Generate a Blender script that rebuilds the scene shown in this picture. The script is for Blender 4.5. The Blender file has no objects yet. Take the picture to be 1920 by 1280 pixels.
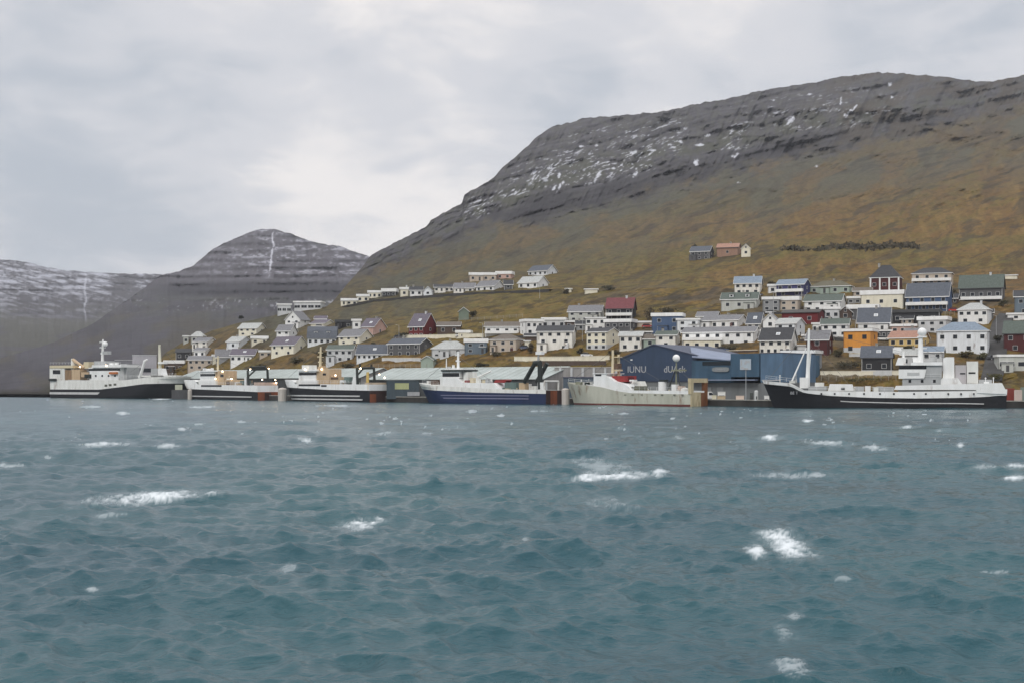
import bpy, math, random
import numpy as np
from mathutils import Vector, Matrix
random.seed(7)
rng = np.random.default_rng(11)
SC = bpy.context.scene
COL = SC.collection

# ------------------------------------------------------------------ camera
F = 2666.7          # focal length in pixels of a 1920 px wide picture (50 mm on 36 mm)
EYE = 6.2           # deck of the ferry above the water, metres
HZ = 719.0          # picture row of the horizon
cam_d = bpy.data.cameras.new('camera'); cam = bpy.data.objects.new('camera', cam_d); COL.objects.link(cam)
cam_d.lens = 50; cam_d.sensor_width = 36; cam_d.clip_start = 0.5; cam_d.clip_end = 30000
cam.location = (0, 0, EYE); cam.rotation_euler = (math.radians(90), 0, 0)
cam_d.shift_y = (HZ - 640.0) / 1920.0
SC.camera = cam

# ------------------------------------------------------------------ sky, sun, exposure
SUN_EL, SUN_AZ = 42.0, 205.0
w = bpy.data.worlds.new('World'); SC.world = w; w.use_nodes = True
nt = w.node_tree; nt.nodes.clear()
N = lambda t: nt.nodes.new(t)
L = lambda a, b: nt.links.new(a, b)
def wmath(op, a, b=None, c=None):
    n = N('ShaderNodeMath'); n.operation = op
    for i, v in enumerate((a, b, c)):
        if v is None: continue
        if isinstance(v, (int, float)): n.inputs[i].default_value = v
        else: L(v, n.inputs[i])
    return n.outputs[0]
def wmix(f, a, b, bt='MIX'):
    n = N('ShaderNodeMix'); n.data_type = 'RGBA'; n.blend_type = bt
    if isinstance(f, (int, float)): n.inputs['Factor'].default_value = f
    else: L(f, n.inputs['Factor'])
    for k, v in (('A', a), ('B', b)):
        s = [i for i in n.inputs if i.name == k and i.type == 'RGBA'][0]
        if isinstance(v, tuple): s.default_value = (*v, 1)
        else: L(v, s)
    return [o for o in n.outputs if o.type == 'RGBA'][0]
def wrange(v, a, b, c=0.0, d=1.0):
    n = N('ShaderNodeMapRange'); n.interpolation_type = 'SMOOTHSTEP'
    L(v, n.inputs[0])
    for i, q in enumerate((a, b, c, d)): n.inputs[i + 1].default_value = q
    return n.outputs[0]
tc = N('ShaderNodeTexCoord'); sep = N('ShaderNodeSeparateXYZ'); L(tc.outputs['Generated'], sep.inputs[0])
dx, dy, dz = sep.outputs
zz = wmath('ADD', wmath('MAXIMUM', dz, 0.0), 0.24)
comb = N('ShaderNodeCombineXYZ'); L(wmath('DIVIDE', dx, zz), comb.inputs[0]); L(wmath('DIVIDE', dy, zz), comb.inputs[1])
def wnoise(scale, detail, rough, off, dist=0.0):
    m = N('ShaderNodeMapping'); m.inputs['Location'].default_value = off; L(comb.outputs[0], m.inputs['Vector'])
    n = N('ShaderNodeTexNoise'); n.inputs['Scale'].default_value = scale; n.inputs['Detail'].default_value = detail
    n.inputs['Roughness'].default_value = rough; n.inputs['Distortion'].default_value = dist
    L(m.outputs[0], n.inputs['Vector']); return n.outputs['Fac']
n_big = wnoise(0.85, 5, 0.5, (3.1, 1.7, 0), 0.4)
n_mid = wnoise(2.6, 5, 0.48, (9.3, 4.2, 0), 0.5)
n_fin = wnoise(5.5, 6, 0.55, (2.3, 7.7, 0), 0.8)
def lobe(px, py, r_in, r_out):
    v = Vector(((px - 960) / F, 1, (HZ - py) / F)).normalized()
    d = N('ShaderNodeVectorMath'); d.operation = 'DOT_PRODUCT'; L(tc.outputs['Generated'], d.inputs[0]); d.inputs[1].default_value = v
    return wrange(d.outputs['Value'], math.cos(r_out / F), math.cos(r_in / F))
base_v = wmath('ADD', wmath('MULTIPLY', wmath('SUBTRACT', n_big, 0.5), 1.5), wmath('ADD', wmath('MULTIPLY', wmath('SUBTRACT', n_mid, 0.5), 1.75), wmath('MULTIPLY', wmath('SUBTRACT', n_fin, 0.5), 0.75)))
b1 = wmath('MULTIPLY', lobe(600, 290, 5, 520), 0.62)
b2 = wmath('MULTIPLY', lobe(700, 400, 10, 330), 0.16)
b3 = wmath('MULTIPLY', lobe(1330, 110, 10, 260), 0.22)
b4 = wmath('MULTIPLY', lobe(60, 370, 10, 260), 0.25)
d1 = wmath('MULTIPLY', lobe(110, 210, 5, 480), 0.50)
d2 = wmath('MULTIPLY', lobe(620, 120, 20, 420), 0.16)
d3 = wmath('MULTIPLY', lobe(140, 500, 10, 280), 0.26)
d4 = wmath('MULTIPLY', lobe(1900, 20, 10, 420), 0.16)
s_ = wmath('ADD', base_v, 0.0)
for q in (b1, b2, b3, b4): s_ = wmath('ADD', s_, q)
for q in (d1, d2, d3, d4): s_ = wmath('SUBTRACT', s_, q)
val = wrange(s_, -0.75, 0.75)
c_ = wmix(wrange(val, 0.0, 0.5), (0.52, 0.565, 0.63), (0.735, 0.74, 0.775))
c_ = wmix(wrange(val, 0.48, 0.95), c_, (1.0, 0.955, 0.93))
up = wrange(dz, 0.30, 0.9, 1.0, 1.9)           # an overcast sky is brightest overhead
upc = N('ShaderNodeVectorMath'); upc.operation = 'SCALE'; L(c_, upc.inputs[0]); L(up, upc.inputs['Scale'])
bg_c = N('ShaderNodeBackground'); L(upc.outputs[0], bg_c.inputs[0]); bg_c.inputs[1].default_value = 1.0
sky = N('ShaderNodeTexSky'); sky.sky_type = 'NISHITA'; sky.sun_disc = False
sky.sun_elevation = math.radians(SUN_EL); sky.sun_rotation = math.radians(SUN_AZ)
bg_s = N('ShaderNodeBackground'); L(sky.outputs[0], bg_s.inputs[0]); bg_s.inputs[1].default_value = 0.08
mx = N('ShaderNodeMixShader'); mx.inputs[0].default_value = 0.93; L(bg_s.outputs[0], mx.inputs[1]); L(bg_c.outputs[0], mx.inputs[2])
wo = N('ShaderNodeOutputWorld'); L(mx.outputs[0], wo.inputs[0])

sun_d = bpy.data.lights.new('sun', 'SUN'); sun = bpy.data.objects.new('sun', sun_d); COL.objects.link(sun)
sun_d.energy = 1.5; sun_d.angle = math.radians(20); sun_d.color = (1.0, 0.96, 0.9)
e_, a_ = math.radians(SUN_EL), math.radians(SUN_AZ)
sv = Vector((math.sin(a_) * math.cos(e_), math.cos(a_) * math.cos(e_), math.sin(e_)))
sun.rotation_euler = sv.to_track_quat('Z', 'Y').to_euler()
sun.location = (0, -50, 300)
SC.view_settings.view_transform = 'Standard'; SC.view_settings.look = 'None'
SC.view_settings.exposure = 0.0; SC.view_settings.gamma = 1.0
try:
    SC.cycles.use_denoising = True; SC.cycles.max_bounces = 6; SC.cycles.volume_bounces = 0
    SC.cycles.sample_clamp_indirect = 4.0
except Exception: pass

# ------------------------------------------------------------------ helpers
def tag(o, label=None, cat=None, group=None, kind=None):
    if label: o['label'] = label
    if cat: o['category'] = cat
    if group: o['group'] = group
    if kind: o['kind'] = kind
    return o
def lin(c): return tuple(((v / 255.0) / 12.92 if v <= 10 else (((v / 255.0) + 0.055) / 1.055) ** 2.4) for v in c)
MATS = {}
def paint(name, col, rough=0.55, var=0.16, metal=0.0, rust=0.0, scale=0.9, streak=True):
    """weathered painted or rendered surface: mottling and faint vertical run-off marks of the paint itself"""
    if name in MATS: return MATS[name]
    m = bpy.data.materials.new(name); m.use_nodes = True; t = m.node_tree; b = t.nodes['Principled BSDF']
    tcn = t.nodes.new('ShaderNodeTexCoord'); mp = t.nodes.new('ShaderNodeMapping')
    mp.inputs['Scale'].default_value = (1, 1, 0.25 if streak else 1)
    t.links.new(tcn.outputs['Object'], mp.inputs[0])
    n = t.nodes.new('ShaderNodeTexNoise'); n.inputs['Scale'].default_value = scale; n.inputs['Detail'].default_value = 5
    t.links.new(mp.outputs[0], n.inputs['Vector'])
    r = t.nodes.new('ShaderNodeMapRange'); r.inputs[1].default_value = 0.3; r.inputs[2].default_value = 0.75
    t.links.new(n.outputs['Fac'], r.inputs[0])
    mix = t.nodes.new('ShaderNodeMix'); mix.data_type = 'RGBA'
    A = [i for i in mix.inputs if i.type == 'RGBA']; O = [o for o in mix.outputs if o.type == 'RGBA'][0]
    t.links.new(r.outputs[0], mix.inputs['Factor'])
    A[0].default_value = (*[min(1, v * (1 + var * 0.4)) for v in col], 1)
    A[1].default_value = (*[v * (1 - var) * (0.97 if i == 2 else 1) for i, v in enumerate(col)], 1)
    out = O
    if rust > 0:
        n2 = t.nodes.new('ShaderNodeTexNoise'); n2.inputs['Scale'].default_value = 0.45; n2.inputs['Detail'].default_value = 8
        n2.inputs['Roughness'].default_value = 0.7
        t.links.new(mp.outputs[0], n2.inputs['Vector'])
        r2 = t.nodes.new('ShaderNodeMapRange'); r2.inputs[1].default_value = 0.62 - 0.2 * rust; r2.inputs[2].default_value = 0.78 - 0.2 * rust
        r2.inputs[4].default_value = 0.85
        t.links.new(n2.outputs['Fac'], r2.inputs[0])
        m2 = t.nodes.new('ShaderNodeMix'); m2.data_type = 'RGBA'
        A2 = [i for i in m2.inputs if i.type == 'RGBA']; t.links.new(out, A2[0]); A2[1].default_value = (0.13, 0.05, 0.02, 1)
        t.links.new(r2.outputs[0], m2.inputs['Factor']); out = [o for o in m2.outputs if o.type == 'RGBA'][0]
    t.links.new(out, b.inputs['Base Color'])
    b.inputs['Roughness'].default_value = rough; b.inputs['Specular IOR Level'].default_value = 0.3; b.inputs['Metallic'].default_value = metal
    MATS[name] = m; return m
def glow(name, col, strength):
    if name in MATS: return MATS[name]
    m = bpy.data.materials.new(name); m.use_nodes = True; b = m.node_tree.nodes['Principled BSDF']
    b.inputs['Emission Color'].default_value = (*col, 1); b.inputs['Emission Strength'].default_value = strength
    b.inputs['Base Color'].default_value = (*col, 1); MATS[name] = m; return m
def glassm(name='window_glass', col=(0.022, 0.026, 0.032)):
    if name in MATS: return MATS[name]
    m = bpy.data.materials.new(name); m.use_nodes = True; b = m.node_tree.nodes['Principled BSDF']
    b.inputs['Base Color'].default_value = (*col, 1); b.inputs['Roughness'].default_value = 0.2; b.inputs['Specular IOR Level'].default_value = 0.25; MATS[name] = m; return m

class MB:
    """collects faces, then links them as one mesh object"""
    def __init__(s): s.v = []; s.f = []; s.m = []
    def poly(s, pts, mi=0):
        k = len(s.v); s.v += [tuple(p) for p in pts]; s.f.append(list(range(k, k + len(pts)))); s.m.append(mi)
    def box(s, x0, x1, y0, y1, z0, z1, mi=0):
        k = len(s.v)
        s.v += [(x0, y0, z0), (x1, y0, z0), (x1, y1, z0), (x0, y1, z0), (x0, y0, z1), (x1, y0, z1), (x1, y1, z1), (x0, y1, z1)]
        for q in ((0, 3, 2, 1), (4, 5, 6, 7), (0, 1, 5, 4), (1, 2, 6, 5), (2, 3, 7, 6), (3, 0, 4, 7)):
            s.f.append([k + i for i in q]); s.m.append(mi)
        return s
    def prism(s, a, b, mi=0):
        """a, b: two matching outlines (3D point lists); closes the solid between them"""
        k = len(s.v); n = len(a); s.v += [tuple(p) for p in a] + [tuple(p) for p in b]
        s.f.append([k + i for i in range(n)][::-1]); s.m.append(mi)
        s.f.append([k + n + i for i in range(n)]); s.m.append(mi)
        for i in range(n):
            j = (i + 1) % n; s.f.append([k + i, k + j, k + n + j, k + n + i]); s.m.append(mi)
        return s
    def tube(s, p, q, r0, r1=None, n=7, mi=0):
        r1 = r0 if r1 is None else r1
        p, q = Vector(p), Vector(q); d = (q - p).normalized()
        u = d.orthogonal().normalized(); v = d.cross(u)
        a = [p + (u * math.cos(t) + v * math.sin(t)) * r0 for t in [2 * math.pi * i / n for i in range(n)]]
        b = [q + (u * math.cos(t) + v * math.sin(t)) * r1 for t in [2 * math.pi * i / n for i in range(n)]]
        return s.prism(a, b, mi)
    def ball(s, c, r, nu=12, nv=8, mi=0, sz=1.0):
        k = len(s.v); c = Vector(c)
        for j in range(nv + 1):
            th = math.pi * j / nv
            for i in range(nu):
                ph = 2 * math.pi * i / nu
                s.v.append((c.x + r * math.sin(th) * math.cos(ph), c.y + r * math.sin(th) * math.sin(ph), c.z + r * sz * math.cos(th)))
        for j in range(nv):
            for i in range(nu):
                i2 = (i + 1) % nu
                s.f.append([k + j * nu + i, k + (j + 1) * nu + i, k + (j + 1) * nu + i2, k + j * nu + i2]); s.m.append(mi)
        return s
    def mesh(s, name, mats, smooth=False):
        me = bpy.data.meshes.new(name); me.from_pydata(s.v, [], s.f)
        for q in (mats if isinstance(mats, (list, tuple)) else [mats]): me.materials.append(q)
        me.polygons.foreach_set('material_index', s.m)
        if smooth: me.polygons.foreach_set('use_smooth', [True] * len(s.f))
        me.update()
        import bmesh
        bm = bmesh.new(); bm.from_mesh(me); bmesh.ops.recalc_face_normals(bm, faces=bm.faces); bm.to_mesh(me); bm.free()
        return me
    def build(s, name, mats, parent=None, smooth=False):
        o = bpy.data.objects.new(name, s.mesh(name, mats, smooth)); COL.objects.link(o)
        if parent is not None: o.parent = parent
        return o
def link_mesh(name, me, parent=None, loc=None, rotz=None):
    o = bpy.data.objects.new(name, me); COL.objects.link(o)
    if parent is not None: o.parent = parent
    if loc is not None: o.location = loc
    if rotz is not None: o.rotation_euler = (0, 0, rotz)
    return o
def empty(name, loc, rotz=0.0):
    o = bpy.data.objects.new(name, None); COL.objects.link(o); o.location = loc; o.rotation_euler = (0, 0, rotz); o.empty_display_size = 1
    return o
def at(px, D): return ((px - 960.0) / F * D, D)
def zat(py, D): return EYE + (HZ - py) / F * D

# lattice noise -----------------------------------------------------
def _h(xi, yi, seed):
    h = (xi.astype(np.int64) * 374761393 + yi.astype(np.int64) * 668265263 + seed * 974634777) & 0xffffffff
    h = ((h ^ (h >> 13)) * 1274126177) & 0xffffffff
    h = ((h ^ (h >> 16)) * 2246822519) & 0xffffffff
    return ((h ^ (h >> 15)) & 0xffffff) / float(0xffffff)
def vnoise(x, y, seed=0):
    xf = np.floor(x); yf = np.floor(y); u = x - xf; v = y - yf
    u = u * u * (3 - 2 * u); v = v * v * (3 - 2 * v)
    a = _h(xf, yf, seed); b = _h(xf + 1, yf, seed); c = _h(xf, yf + 1, seed); d = _h(xf + 1, yf + 1, seed)
    return (a * (1 - u) + b * u) * (1 - v) + (c * (1 - u) + d * u) * v
def fbm(x, y, seed=0, oct=5, gain=0.5):
    s = 0; a = 1.0; t = 0
    for i in range(oct):
        s = s + a * vnoise(x * 2 ** i + 17.3 * i, y * 2 ** i - 9.1 * i, seed + i * 31); t += a; a *= gain
    return s / t
def sst(a, b, x):
    t = np.clip((x - a) / (b - a), 0, 1); return t * t * (3 - 2 * t)
def mixc(c, col, m): return c * (1 - m[..., None]) + np.array(col) * m[..., None]

def grid_object(name, X, Y, Z, col, mat, extra=None):
    R, C = X.shape
    me = bpy.data.meshes.new(name)
    co = np.stack([X, Y, Z], -1).reshape(-1, 3).astype(np.float32)
    i = np.arange(R * C).reshape(R, C)
    q = np.stack([i[:-1, :-1], i[:-1, 1:], i[1:, 1:], i[1:, :-1]], -1).reshape(-1, 4)
    me.vertices.add(len(co)); me.vertices.foreach_set('co', co.ravel())
    me.loops.add(q.size); me.loops.foreach_set('vertex_index', q.ravel().astype(np.int32))
    me.polygons.add(len(q)); me.polygons.foreach_set('loop_start', np.arange(0, q.size, 4, dtype=np.int32))
    me.polygons.foreach_set('loop_total', np.full(len(q), 4, dtype=np.int32))
    me.polygons.foreach_set('use_smooth', np.ones(len(q), dtype=bool))
    me.update(calc_edges=True)
    if col is not None:
        a = me.color_attributes.new('Col', 'FLOAT_COLOR', 'POINT')
        c4 = np.ones((R * C, 4), np.float32); c4[:, :3] = col.reshape(-1, 3); a.data.foreach_set('color', c4.ravel())
    if extra is not None:
        a = me.attributes.new('foam', 'FLOAT', 'POINT'); a.data.foreach_set('value', extra.ravel().astype(np.float32))
    me.materials.append(mat)
    o = bpy.data.objects.new(name, me); COL.objects.link(o); return o

def ground_mat(name, nscale, bump, rough=0.95, var=0.35):
    m = bpy.data.materials.new(name); m.use_nodes = True; t = m.node_tree; b = t.nodes['Principled BSDF']
    a = t.nodes.new('ShaderNodeVertexColor'); a.layer_name = 'Col'
    tcn = t.nodes.new('ShaderNodeTexCoord')
    n = t.nodes.new('ShaderNodeTexNoise'); n.inputs['Scale'].default_value = nscale; n.inputs['Detail'].default_value = 8; n.inputs['Roughness'].default_value = 0.65
    t.links.new(tcn.outputs['Object'], n.inputs['Vector'])
    r = t.nodes.new('ShaderNodeMapRange'); r.inputs[1].default_value = 0.3; r.inputs[2].default_value = 0.7
    r.inputs[3].default_value = 1 - var; r.inputs[4].default_value = 1 + var; t.links.new(n.outputs['Fac'], r.inputs[0])
    sc = t.nodes.new('ShaderNodeVectorMath'); sc.operation = 'SCALE'; t.links.new(a.outputs[0], sc.inputs[0]); t.links.new(r.outputs[0], sc.inputs['Scale'])
    t.links.new(sc.outputs[0], b.inputs['Base Color']); b.inputs['Roughness'].default_value = rough
    b.inputs['Specular IOR Level'].default_value = 0.15
    bp = t.nodes.new('ShaderNodeBump'); bp.inputs['Strength'].default_value = 0.6; bp.inputs['Distance'].default_value = bump
    t.links.new(n.outputs['Fac'], bp.inputs['Height']); t.links.new(bp.outputs[0], b.inputs['Normal'])
    return m

# ------------------------------------------------------------------ shore line and hillside
QX = np.array([-600, 60, 90, 335, 540, 720, 1000, 1330, 1440, 1900, 3200.])
QD = np.array([780, 648, 640, 590, 515, 475, 430, 385, 368, 352, 335.])
def Dq(px): return np.interp(px, QX, QD)             # distance of the moored ships' near side at the water
QUAY_Z = 1.7
def Db(px): return Dq(px) + 52.0                      # back of the flat quay, foot of the hill
def pyb(px): return HZ + (EYE - QUAY_Z) * F / Db(px)
SKX = np.array([-600, 250, 285, 300, 312, 345, 400, 450, 520, 580, 612, 622, 640, 660, 675, 690, 700, 740, 800, 808, 866, 871, 915, 950, 975, 1015, 1037, 1060, 1095, 1190, 1250, 1310, 1380, 1440, 1530, 1580, 1650, 1700, 1750, 1830, 1862, 1920, 2100, 2400, 3200.])
SKY = np.array([745, 742, 690, 672, 660, 640, 619, 605, 590, 581, 575, 568, 547, 522, 506, 486, 475, 455, 425, 413, 381, 364, 342, 307, 287, 250, 237, 232, 222, 215, 208, 195, 181, 168, 154, 144, 136, 138, 143, 152, 152, 141, 112, 85, 60.])
def skyl(px): return np.minimum(np.interp(px, SKX, SKY), pyb(px) - 1.0)
INH = np.array([0, 48, 99, 150, 205, 275, 395, 545, 605, 800.])
IND = np.array([0, 14, 48, 95, 150, 310, 690, 1390, 1890, 3200.])
def Dground(px, py):
    h = np.maximum(pyb(px) - py, 0)
    k = np.interp(px, [300, 700, 1500, 3200], [1.5, 1.5, 1.0, 0.8])
    return Db(px) + np.interp(h, INH, IND) * (1 + (k - 1) * sst(60, 260, h))
def spot(px, py):
    """world point of the ground seen at a picture position (without the small bumps)"""
    D = float(Dground(np.array(float(px)), np.array(float(py))))
    x, y = at(px, D); return Vector((x, y, zat(py, D)))
RBX = np.array([600, 690, 870, 1000, 1100, 1200, 1300, 1400, 1550, 1700, 1920, 2400.])
RBY = np.array([560, 520, 440, 418, 398, 372, 342, 316, 285, 255, 205, 160.])
TLX = np.array([600, 700, 870, 1000, 1300, 1500, 1700, 1920, 2400])
TLY = np.array([560, 505, 420, 385, 300, 255, 210, 165, 110.])

def build_hillside():
    pxs = np.concatenate([np.arange(-200, 240, 20), np.arange(240, 1990, 1.7), np.arange(1990, 3200, 12)])
    T = np.linspace(0, 1, 620)
    PX, TT = np.meshgrid(pxs, T)
    top = skyl(PX) + (fbm(PX / 9, PX * 0 + 3.3, 5, 4) - 0.5) * np.interp(PX, [600, 700, 2000], [1.5, 6, 7])
    bot = pyb(PX)
    PY = bot + (top - bot) * TT
    rock_line = np.interp(PX, RBX, RBY) + (fbm(PX / 40, PY / 25, 77, 4) - 0.5) * 34
    tilt = np.interp(PX, TLX, TLY)
    isrock = sst(-16, 20, rock_line - PY + (fbm(PX / 9, PY / 5, 87, 4) - .5) * 34) * sst(640, 700, PX)
    # lava beds: the slope goes up in steps that follow the tilted strata
    s = PY - tilt + (fbm(PX / 60, PY / 60, 9, 4) - 0.5) * 16
    ph1 = s / 26.0; ph2 = s / 11.0 + 0.3
    pyw = PY + isrock * (26 / (2 * np.pi) * 0.36 * np.sin(2 * np.pi * ph1) + 11 / (2 * np.pi) * 0.40 * np.sin(2 * np.pi * ph2)) * (0.3 + 0.9 * sst(0.35, 0.6, fbm(PX / 70, s / 20, 85, 3)))
    D = Dground(PX, np.minimum(pyw, bot))
    gul = fbm(PX / 15 + PY / 30, PY / 90, 21, 5) - 0.5
    big = fbm(PX / 90, PY / 50, 33, 4) - 0.5
    far = np.clip((D - Db(PX)) / 900, 0, 1.4)
    D = D + gul * (4 + 70 * isrock) * far + big * 140 * far * far
    hfoot = sst(0, 12, bot - PY)
    q1 = PY + 0.32 * PX
    nf = fbm(PX / 22.0, q1 / 7.0, 41, 5, 0.55) - 0.5
    D = D + nf * 3.2 * hfoot * (1 + far * 6)
    X = (PX - 960) / F * D; Z = EYE + (HZ - PY) / F * D
    # colour of the ground itself
    wx, wy = X, D
    a = fbm(wx / 60, wy / 45, 51, 5); b = fbm(wx / 17, wy / 14, 52, 5); c = fbm(wx / 150, wy / 110, 53, 4); d = fbm(wx / 6, wy / 5, 54, 4)
    q1 = PY + 0.32 * PX; q2 = PY + 0.62 * PX; q3 = PY - 0.9 * PX
    dist = 26 * (fbm(PX / 70, PY / 40, 57, 3) - 0.5)
    f1 = fbm(PX / 52, (q1 + dist) / 15, 50, 5, 0.58); f2 = fbm(PX / 17 + 3, (q1 + dist) / 6.5, 63, 5, 0.6); f3 = fbm((PX - .4 * PY) / 12, (q2 + dist) / 30, 64, 5, 0.58); f4 = fbm(PX / 8, PY / 4.5, 65, 4, 0.6)
    near = sst(30, 140, bot - PY)
    g = np.empty(X.shape + (3,)); g[:] = (0.080, 0.053, 0.020)
    g = mixc(g, (0.070, 0.057, 0.019), sst(0.44, 0.60, a * (1 - near) + f1 * near))
    g = mixc(g, (0.078, 0.048, 0.022), sst(0.50, 0.66, f2) * 0.7)
    g = mixc(g, (0.105, 0.075, 0.031), sst(0.52, 0.66, f3) * 0.75)
    g = mixc(g, (0.058, 0.060, 0.022), sst(0.54, 0.70, c) * 0.5)
    g = mixc(g, (0.040, 0.027, 0.011), sst(0.57, 0.70, fbm(PX / 24, (q1 + dist) / 8.5, 55, 5, 0.6)) * 0.6)
    g = mixc(g, (0.045, 0.032, 0.014), sst(0.56, 0.70, f4) * 0.55)
    g = mixc(g, (0.100, 0.072, 0.034), sst(0.58, 0.70, d) * 0.4)
    # near the town the fields are greener
    town = sst(430, 540, PY) * sst(1350, 900, PX)
    g = mixc(g, (0.074, 0.064, 0.020), town * sst(0.40, 0.6, b) * 0.5)
    g = mixc(g, (0.055, 0.050, 0.044), sst(1000, 1200, PX) * sst(500, 560, PY) * sst(0.50, 0.60, fbm(wx / 14, wy / 10, 62, 4)) * 0.75)
    g = mixc(g, (0.022, 0.019, 0.012), sst(470, 540, PY) * sst(0.57, 0.66, fbm(wx / 6, wy / 5, 67, 4)) * 0.7 * sst(8, 30, bot - PY))
    g = g * np.array([1.58, 1.40, 1.06])
    # heath greys with height
    up = sst(20, 170, bot - PY - np.interp(PX, [600, 900, 1500, 1920], [-10, 125, 260, 345]))
    g = mixc(g, (0.078, 0.068, 0.048), up * 0.65)
    g = mixc(g, (0.068, 0.068, 0.049), up * sst(0.45, 0.6, fbm(PX / 60, q1 / 24, 56, 4)) * 0.8)
    g = mixc(g, (0.052, 0.044, 0.032), up * sst(0.55, 0.68, f2) * 0.45)
    # long dark outcrops below the cliffs and stream cuts
    g = mixc(g, (0.030, 0.027, 0.022), sst(0.60, 0.70, fbm(PX / 60, (q1 + dist) / 9, 66, 5, 0.6)) * 0.55 * sst(120, 200, bot - PY))
    cut = sst(0.62, 0.72, fbm((PX + .5 * PY) / 22, PY / 70, 61, 4))
    g = mixc(g, (0.036, 0.028, 0.018), cut * 0.28 * sst(20, 80, bot - PY))
    # rock
    tt = np.clip((rock_line - PY) / np.maximum(rock_line - skyl(PX), 20), 0, 1.2)
    cl = 0.5 + 0.5 * np.cos(2 * np.pi * ph1) ; cl2 = 0.5 + 0.5 * np.cos(2 * np.pi * ph2)
    rn = fbm(PX / 7, PY / 5, 71, 5)
    lay = fbm(PX / 55, s / 14, 76, 4); lay2 = fbm(PX / 35, s / 8, 78, 4); ver = fbm(PX / 5.5, PY / 16, 79, 4)
    r = np.empty(X.shape + (3,)); r[:] = (0.068, 0.065, 0.070)
    r = mixc(r, (0.041, 0.038, 0.042), sst(0.40, 0.85, 1 - cl) * (0.15 + 0.7 * sst(0.40, 0.62, lay)))
    r = mixc(r, (0.038, 0.036, 0.039), sst(0.5, 0.85, 1 - cl2) * 0.75 * sst(0.42, 0.62, lay2))
    r = mixc(r, (0.046, 0.043, 0.047), sst(0.52, 0.66, ver) * 0.35)
    l3 = 0.5 + 0.5 * np.cos(2 * np.pi * (s / 6.2 + 0.6 * fbm(PX / 90, s / 30, 88, 3)))
    r = mixc(r, (0.036, 0.034, 0.037), sst(0.55, 0.95, l3) * 0.6 * sst(0.32, 0.55, fbm(PX / 80, s / 9, 89, 4)))
    r = mixc(r, (0.090, 0.086, 0.088), sst(0.4, 0.05, l3) * 0.35 * sst(0.4, 0.6, fbm(PX / 60, s / 9, 90, 4)))
    r = mixc(r, (0.060, 0.060, 0.044), sst(0.48, 0.62, rn) * 0.6)
    r = mixc(r, (0.080, 0.077, 0.080), sst(0.58, 0.72, rn) * 0.5)
    r = mixc(r, (0.033, 0.031, 0.034), sst(-0.02, 0.08, tt) * sst(0.36, 0.22, tt) * (0.5 + 0.5 * sst(0.38, 0.6, lay)) * np.interp(PX, [1000, 1500, 1700], [1, 0.85, 0.4]))
    tal = sst(0.30, 0.40, tt) * sst(0.66, 0.5, tt)
    r = mixc(r, (0.058, 0.059, 0.042), tal * 0.8 * sst(0.35, 0.6, fbm(PX / 20, PY / 12, 74, 4)))
    r = mixc(r, (0.056, 0.046, 0.034), sst(1450, 1650, PX) * sst(0.42, 0.6, fbm(PX / 30, s / 14, 75, 4)) * 0.8)
    # old snow lying in gullies and on ledges
    qa = PY + 0.75 * PX; qb = PX - 0.75 * PY
    st = fbm(qb / 11, qa / 3.4, 81, 4, 0.6); st2 = fbm(PX / 14, s / 2.2, 82, 4, 0.6); fine = fbm(PX / 2.6, PY / 2.6, 84, 3)
    reg = fbm(PX / 60, PY / 24, 83, 3)
    snow = np.maximum(sst(0.66, 0.76, st + 0.20 * (reg - 0.5) + 0.16 * (fine - .5)) * sst(0.24, 0.34, tt) * sst(0.74, 0.55, tt),
                      sst(0.68, 0.77, st2 + 0.20 * (reg - 0.5) + 0.16 * (fine - .5)) * sst(0.25, 0.4, tt) * sst(0.96, 0.8, tt) * 0.85)
    snow = snow * np.interp(PX, [840, 900, 1150, 1400, 1640, 1720], [0.0, 1, 1, 0.8, 0.5, 0.0]) * sst(0.36, 0.52, reg)
    for (sx, sy, sw, sh, sl) in ((1592, 212, 3.2, 9, -0.8), (1602, 203, 2.4, 8, -0.7), (1583, 216, 4, 3, -.6), (1484, 226, 5, 6, -0.4), (1478, 231, 3, 4, 0), (1541, 207, 8, 2, 0), (1668, 158, 3.5, 4, 0), (1672, 183, 3.5, 2.5, 0), (1577, 190, 2.6, 7, 0), (1545, 197, 5, 1.6, 0),
                             (1325, 256, 5, 5, -1.2), (1311, 272, 8, 2.2, 0), (1530, 312, 3, 1.6, 0), (1385, 343, 4, 1.6, 0), (1305, 306, 5, 6, 0), (1376, 293, 6, 5, -1.2), (1122, 328, 4, 12, -0.6), (1050, 350, 4, 10, -0.6), (1116, 338, 3, 6, -.8), (1040, 352, 4, 5, -.6),
                             (1048, 330, 2.6, 6, -.3), (1190, 328, 4, 5, -.6), (1518, 177, 5, 1.5, 0), (1450, 188, 4, 1.6, 0), (1635, 212, 12, 1.4, 0), (1660, 208, 9, 1.4, 0), (1000, 325, 4, 5, -.8), (1225, 282, 6, 2, -.4), (1275, 266, 6, 3, -.5), (1255, 272, 5, 2, -.3), (1090, 275, 5, 2, 0), (1270, 245, 3, 1.5, 0)):
        ex = (PX - sx - sl * (PY - sy)) / sw
        e = ex ** 2 + ((PY - sy) / sh) ** 2 + (fine - 0.5) * 3.0 + (rn - .5) * 2.0
        snow = np.maximum(snow, sst(1.1, 0.2, e) * (e < 1.2) * (np.abs(ex) < 4))
    r = mixc(r, (0.50, 0.51, 0.55), snow * 0.9)
    col = g * (1 - isrock[..., None]) + r * isrock[..., None]
    sn2 = snow * (1 - isrock) * 0.8
    col = mixc(col, (0.50, 0.51, 0.55), sn2)
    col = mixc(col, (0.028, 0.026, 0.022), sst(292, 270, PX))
    # the ground goes on behind the crest and dips
    back = []
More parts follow.
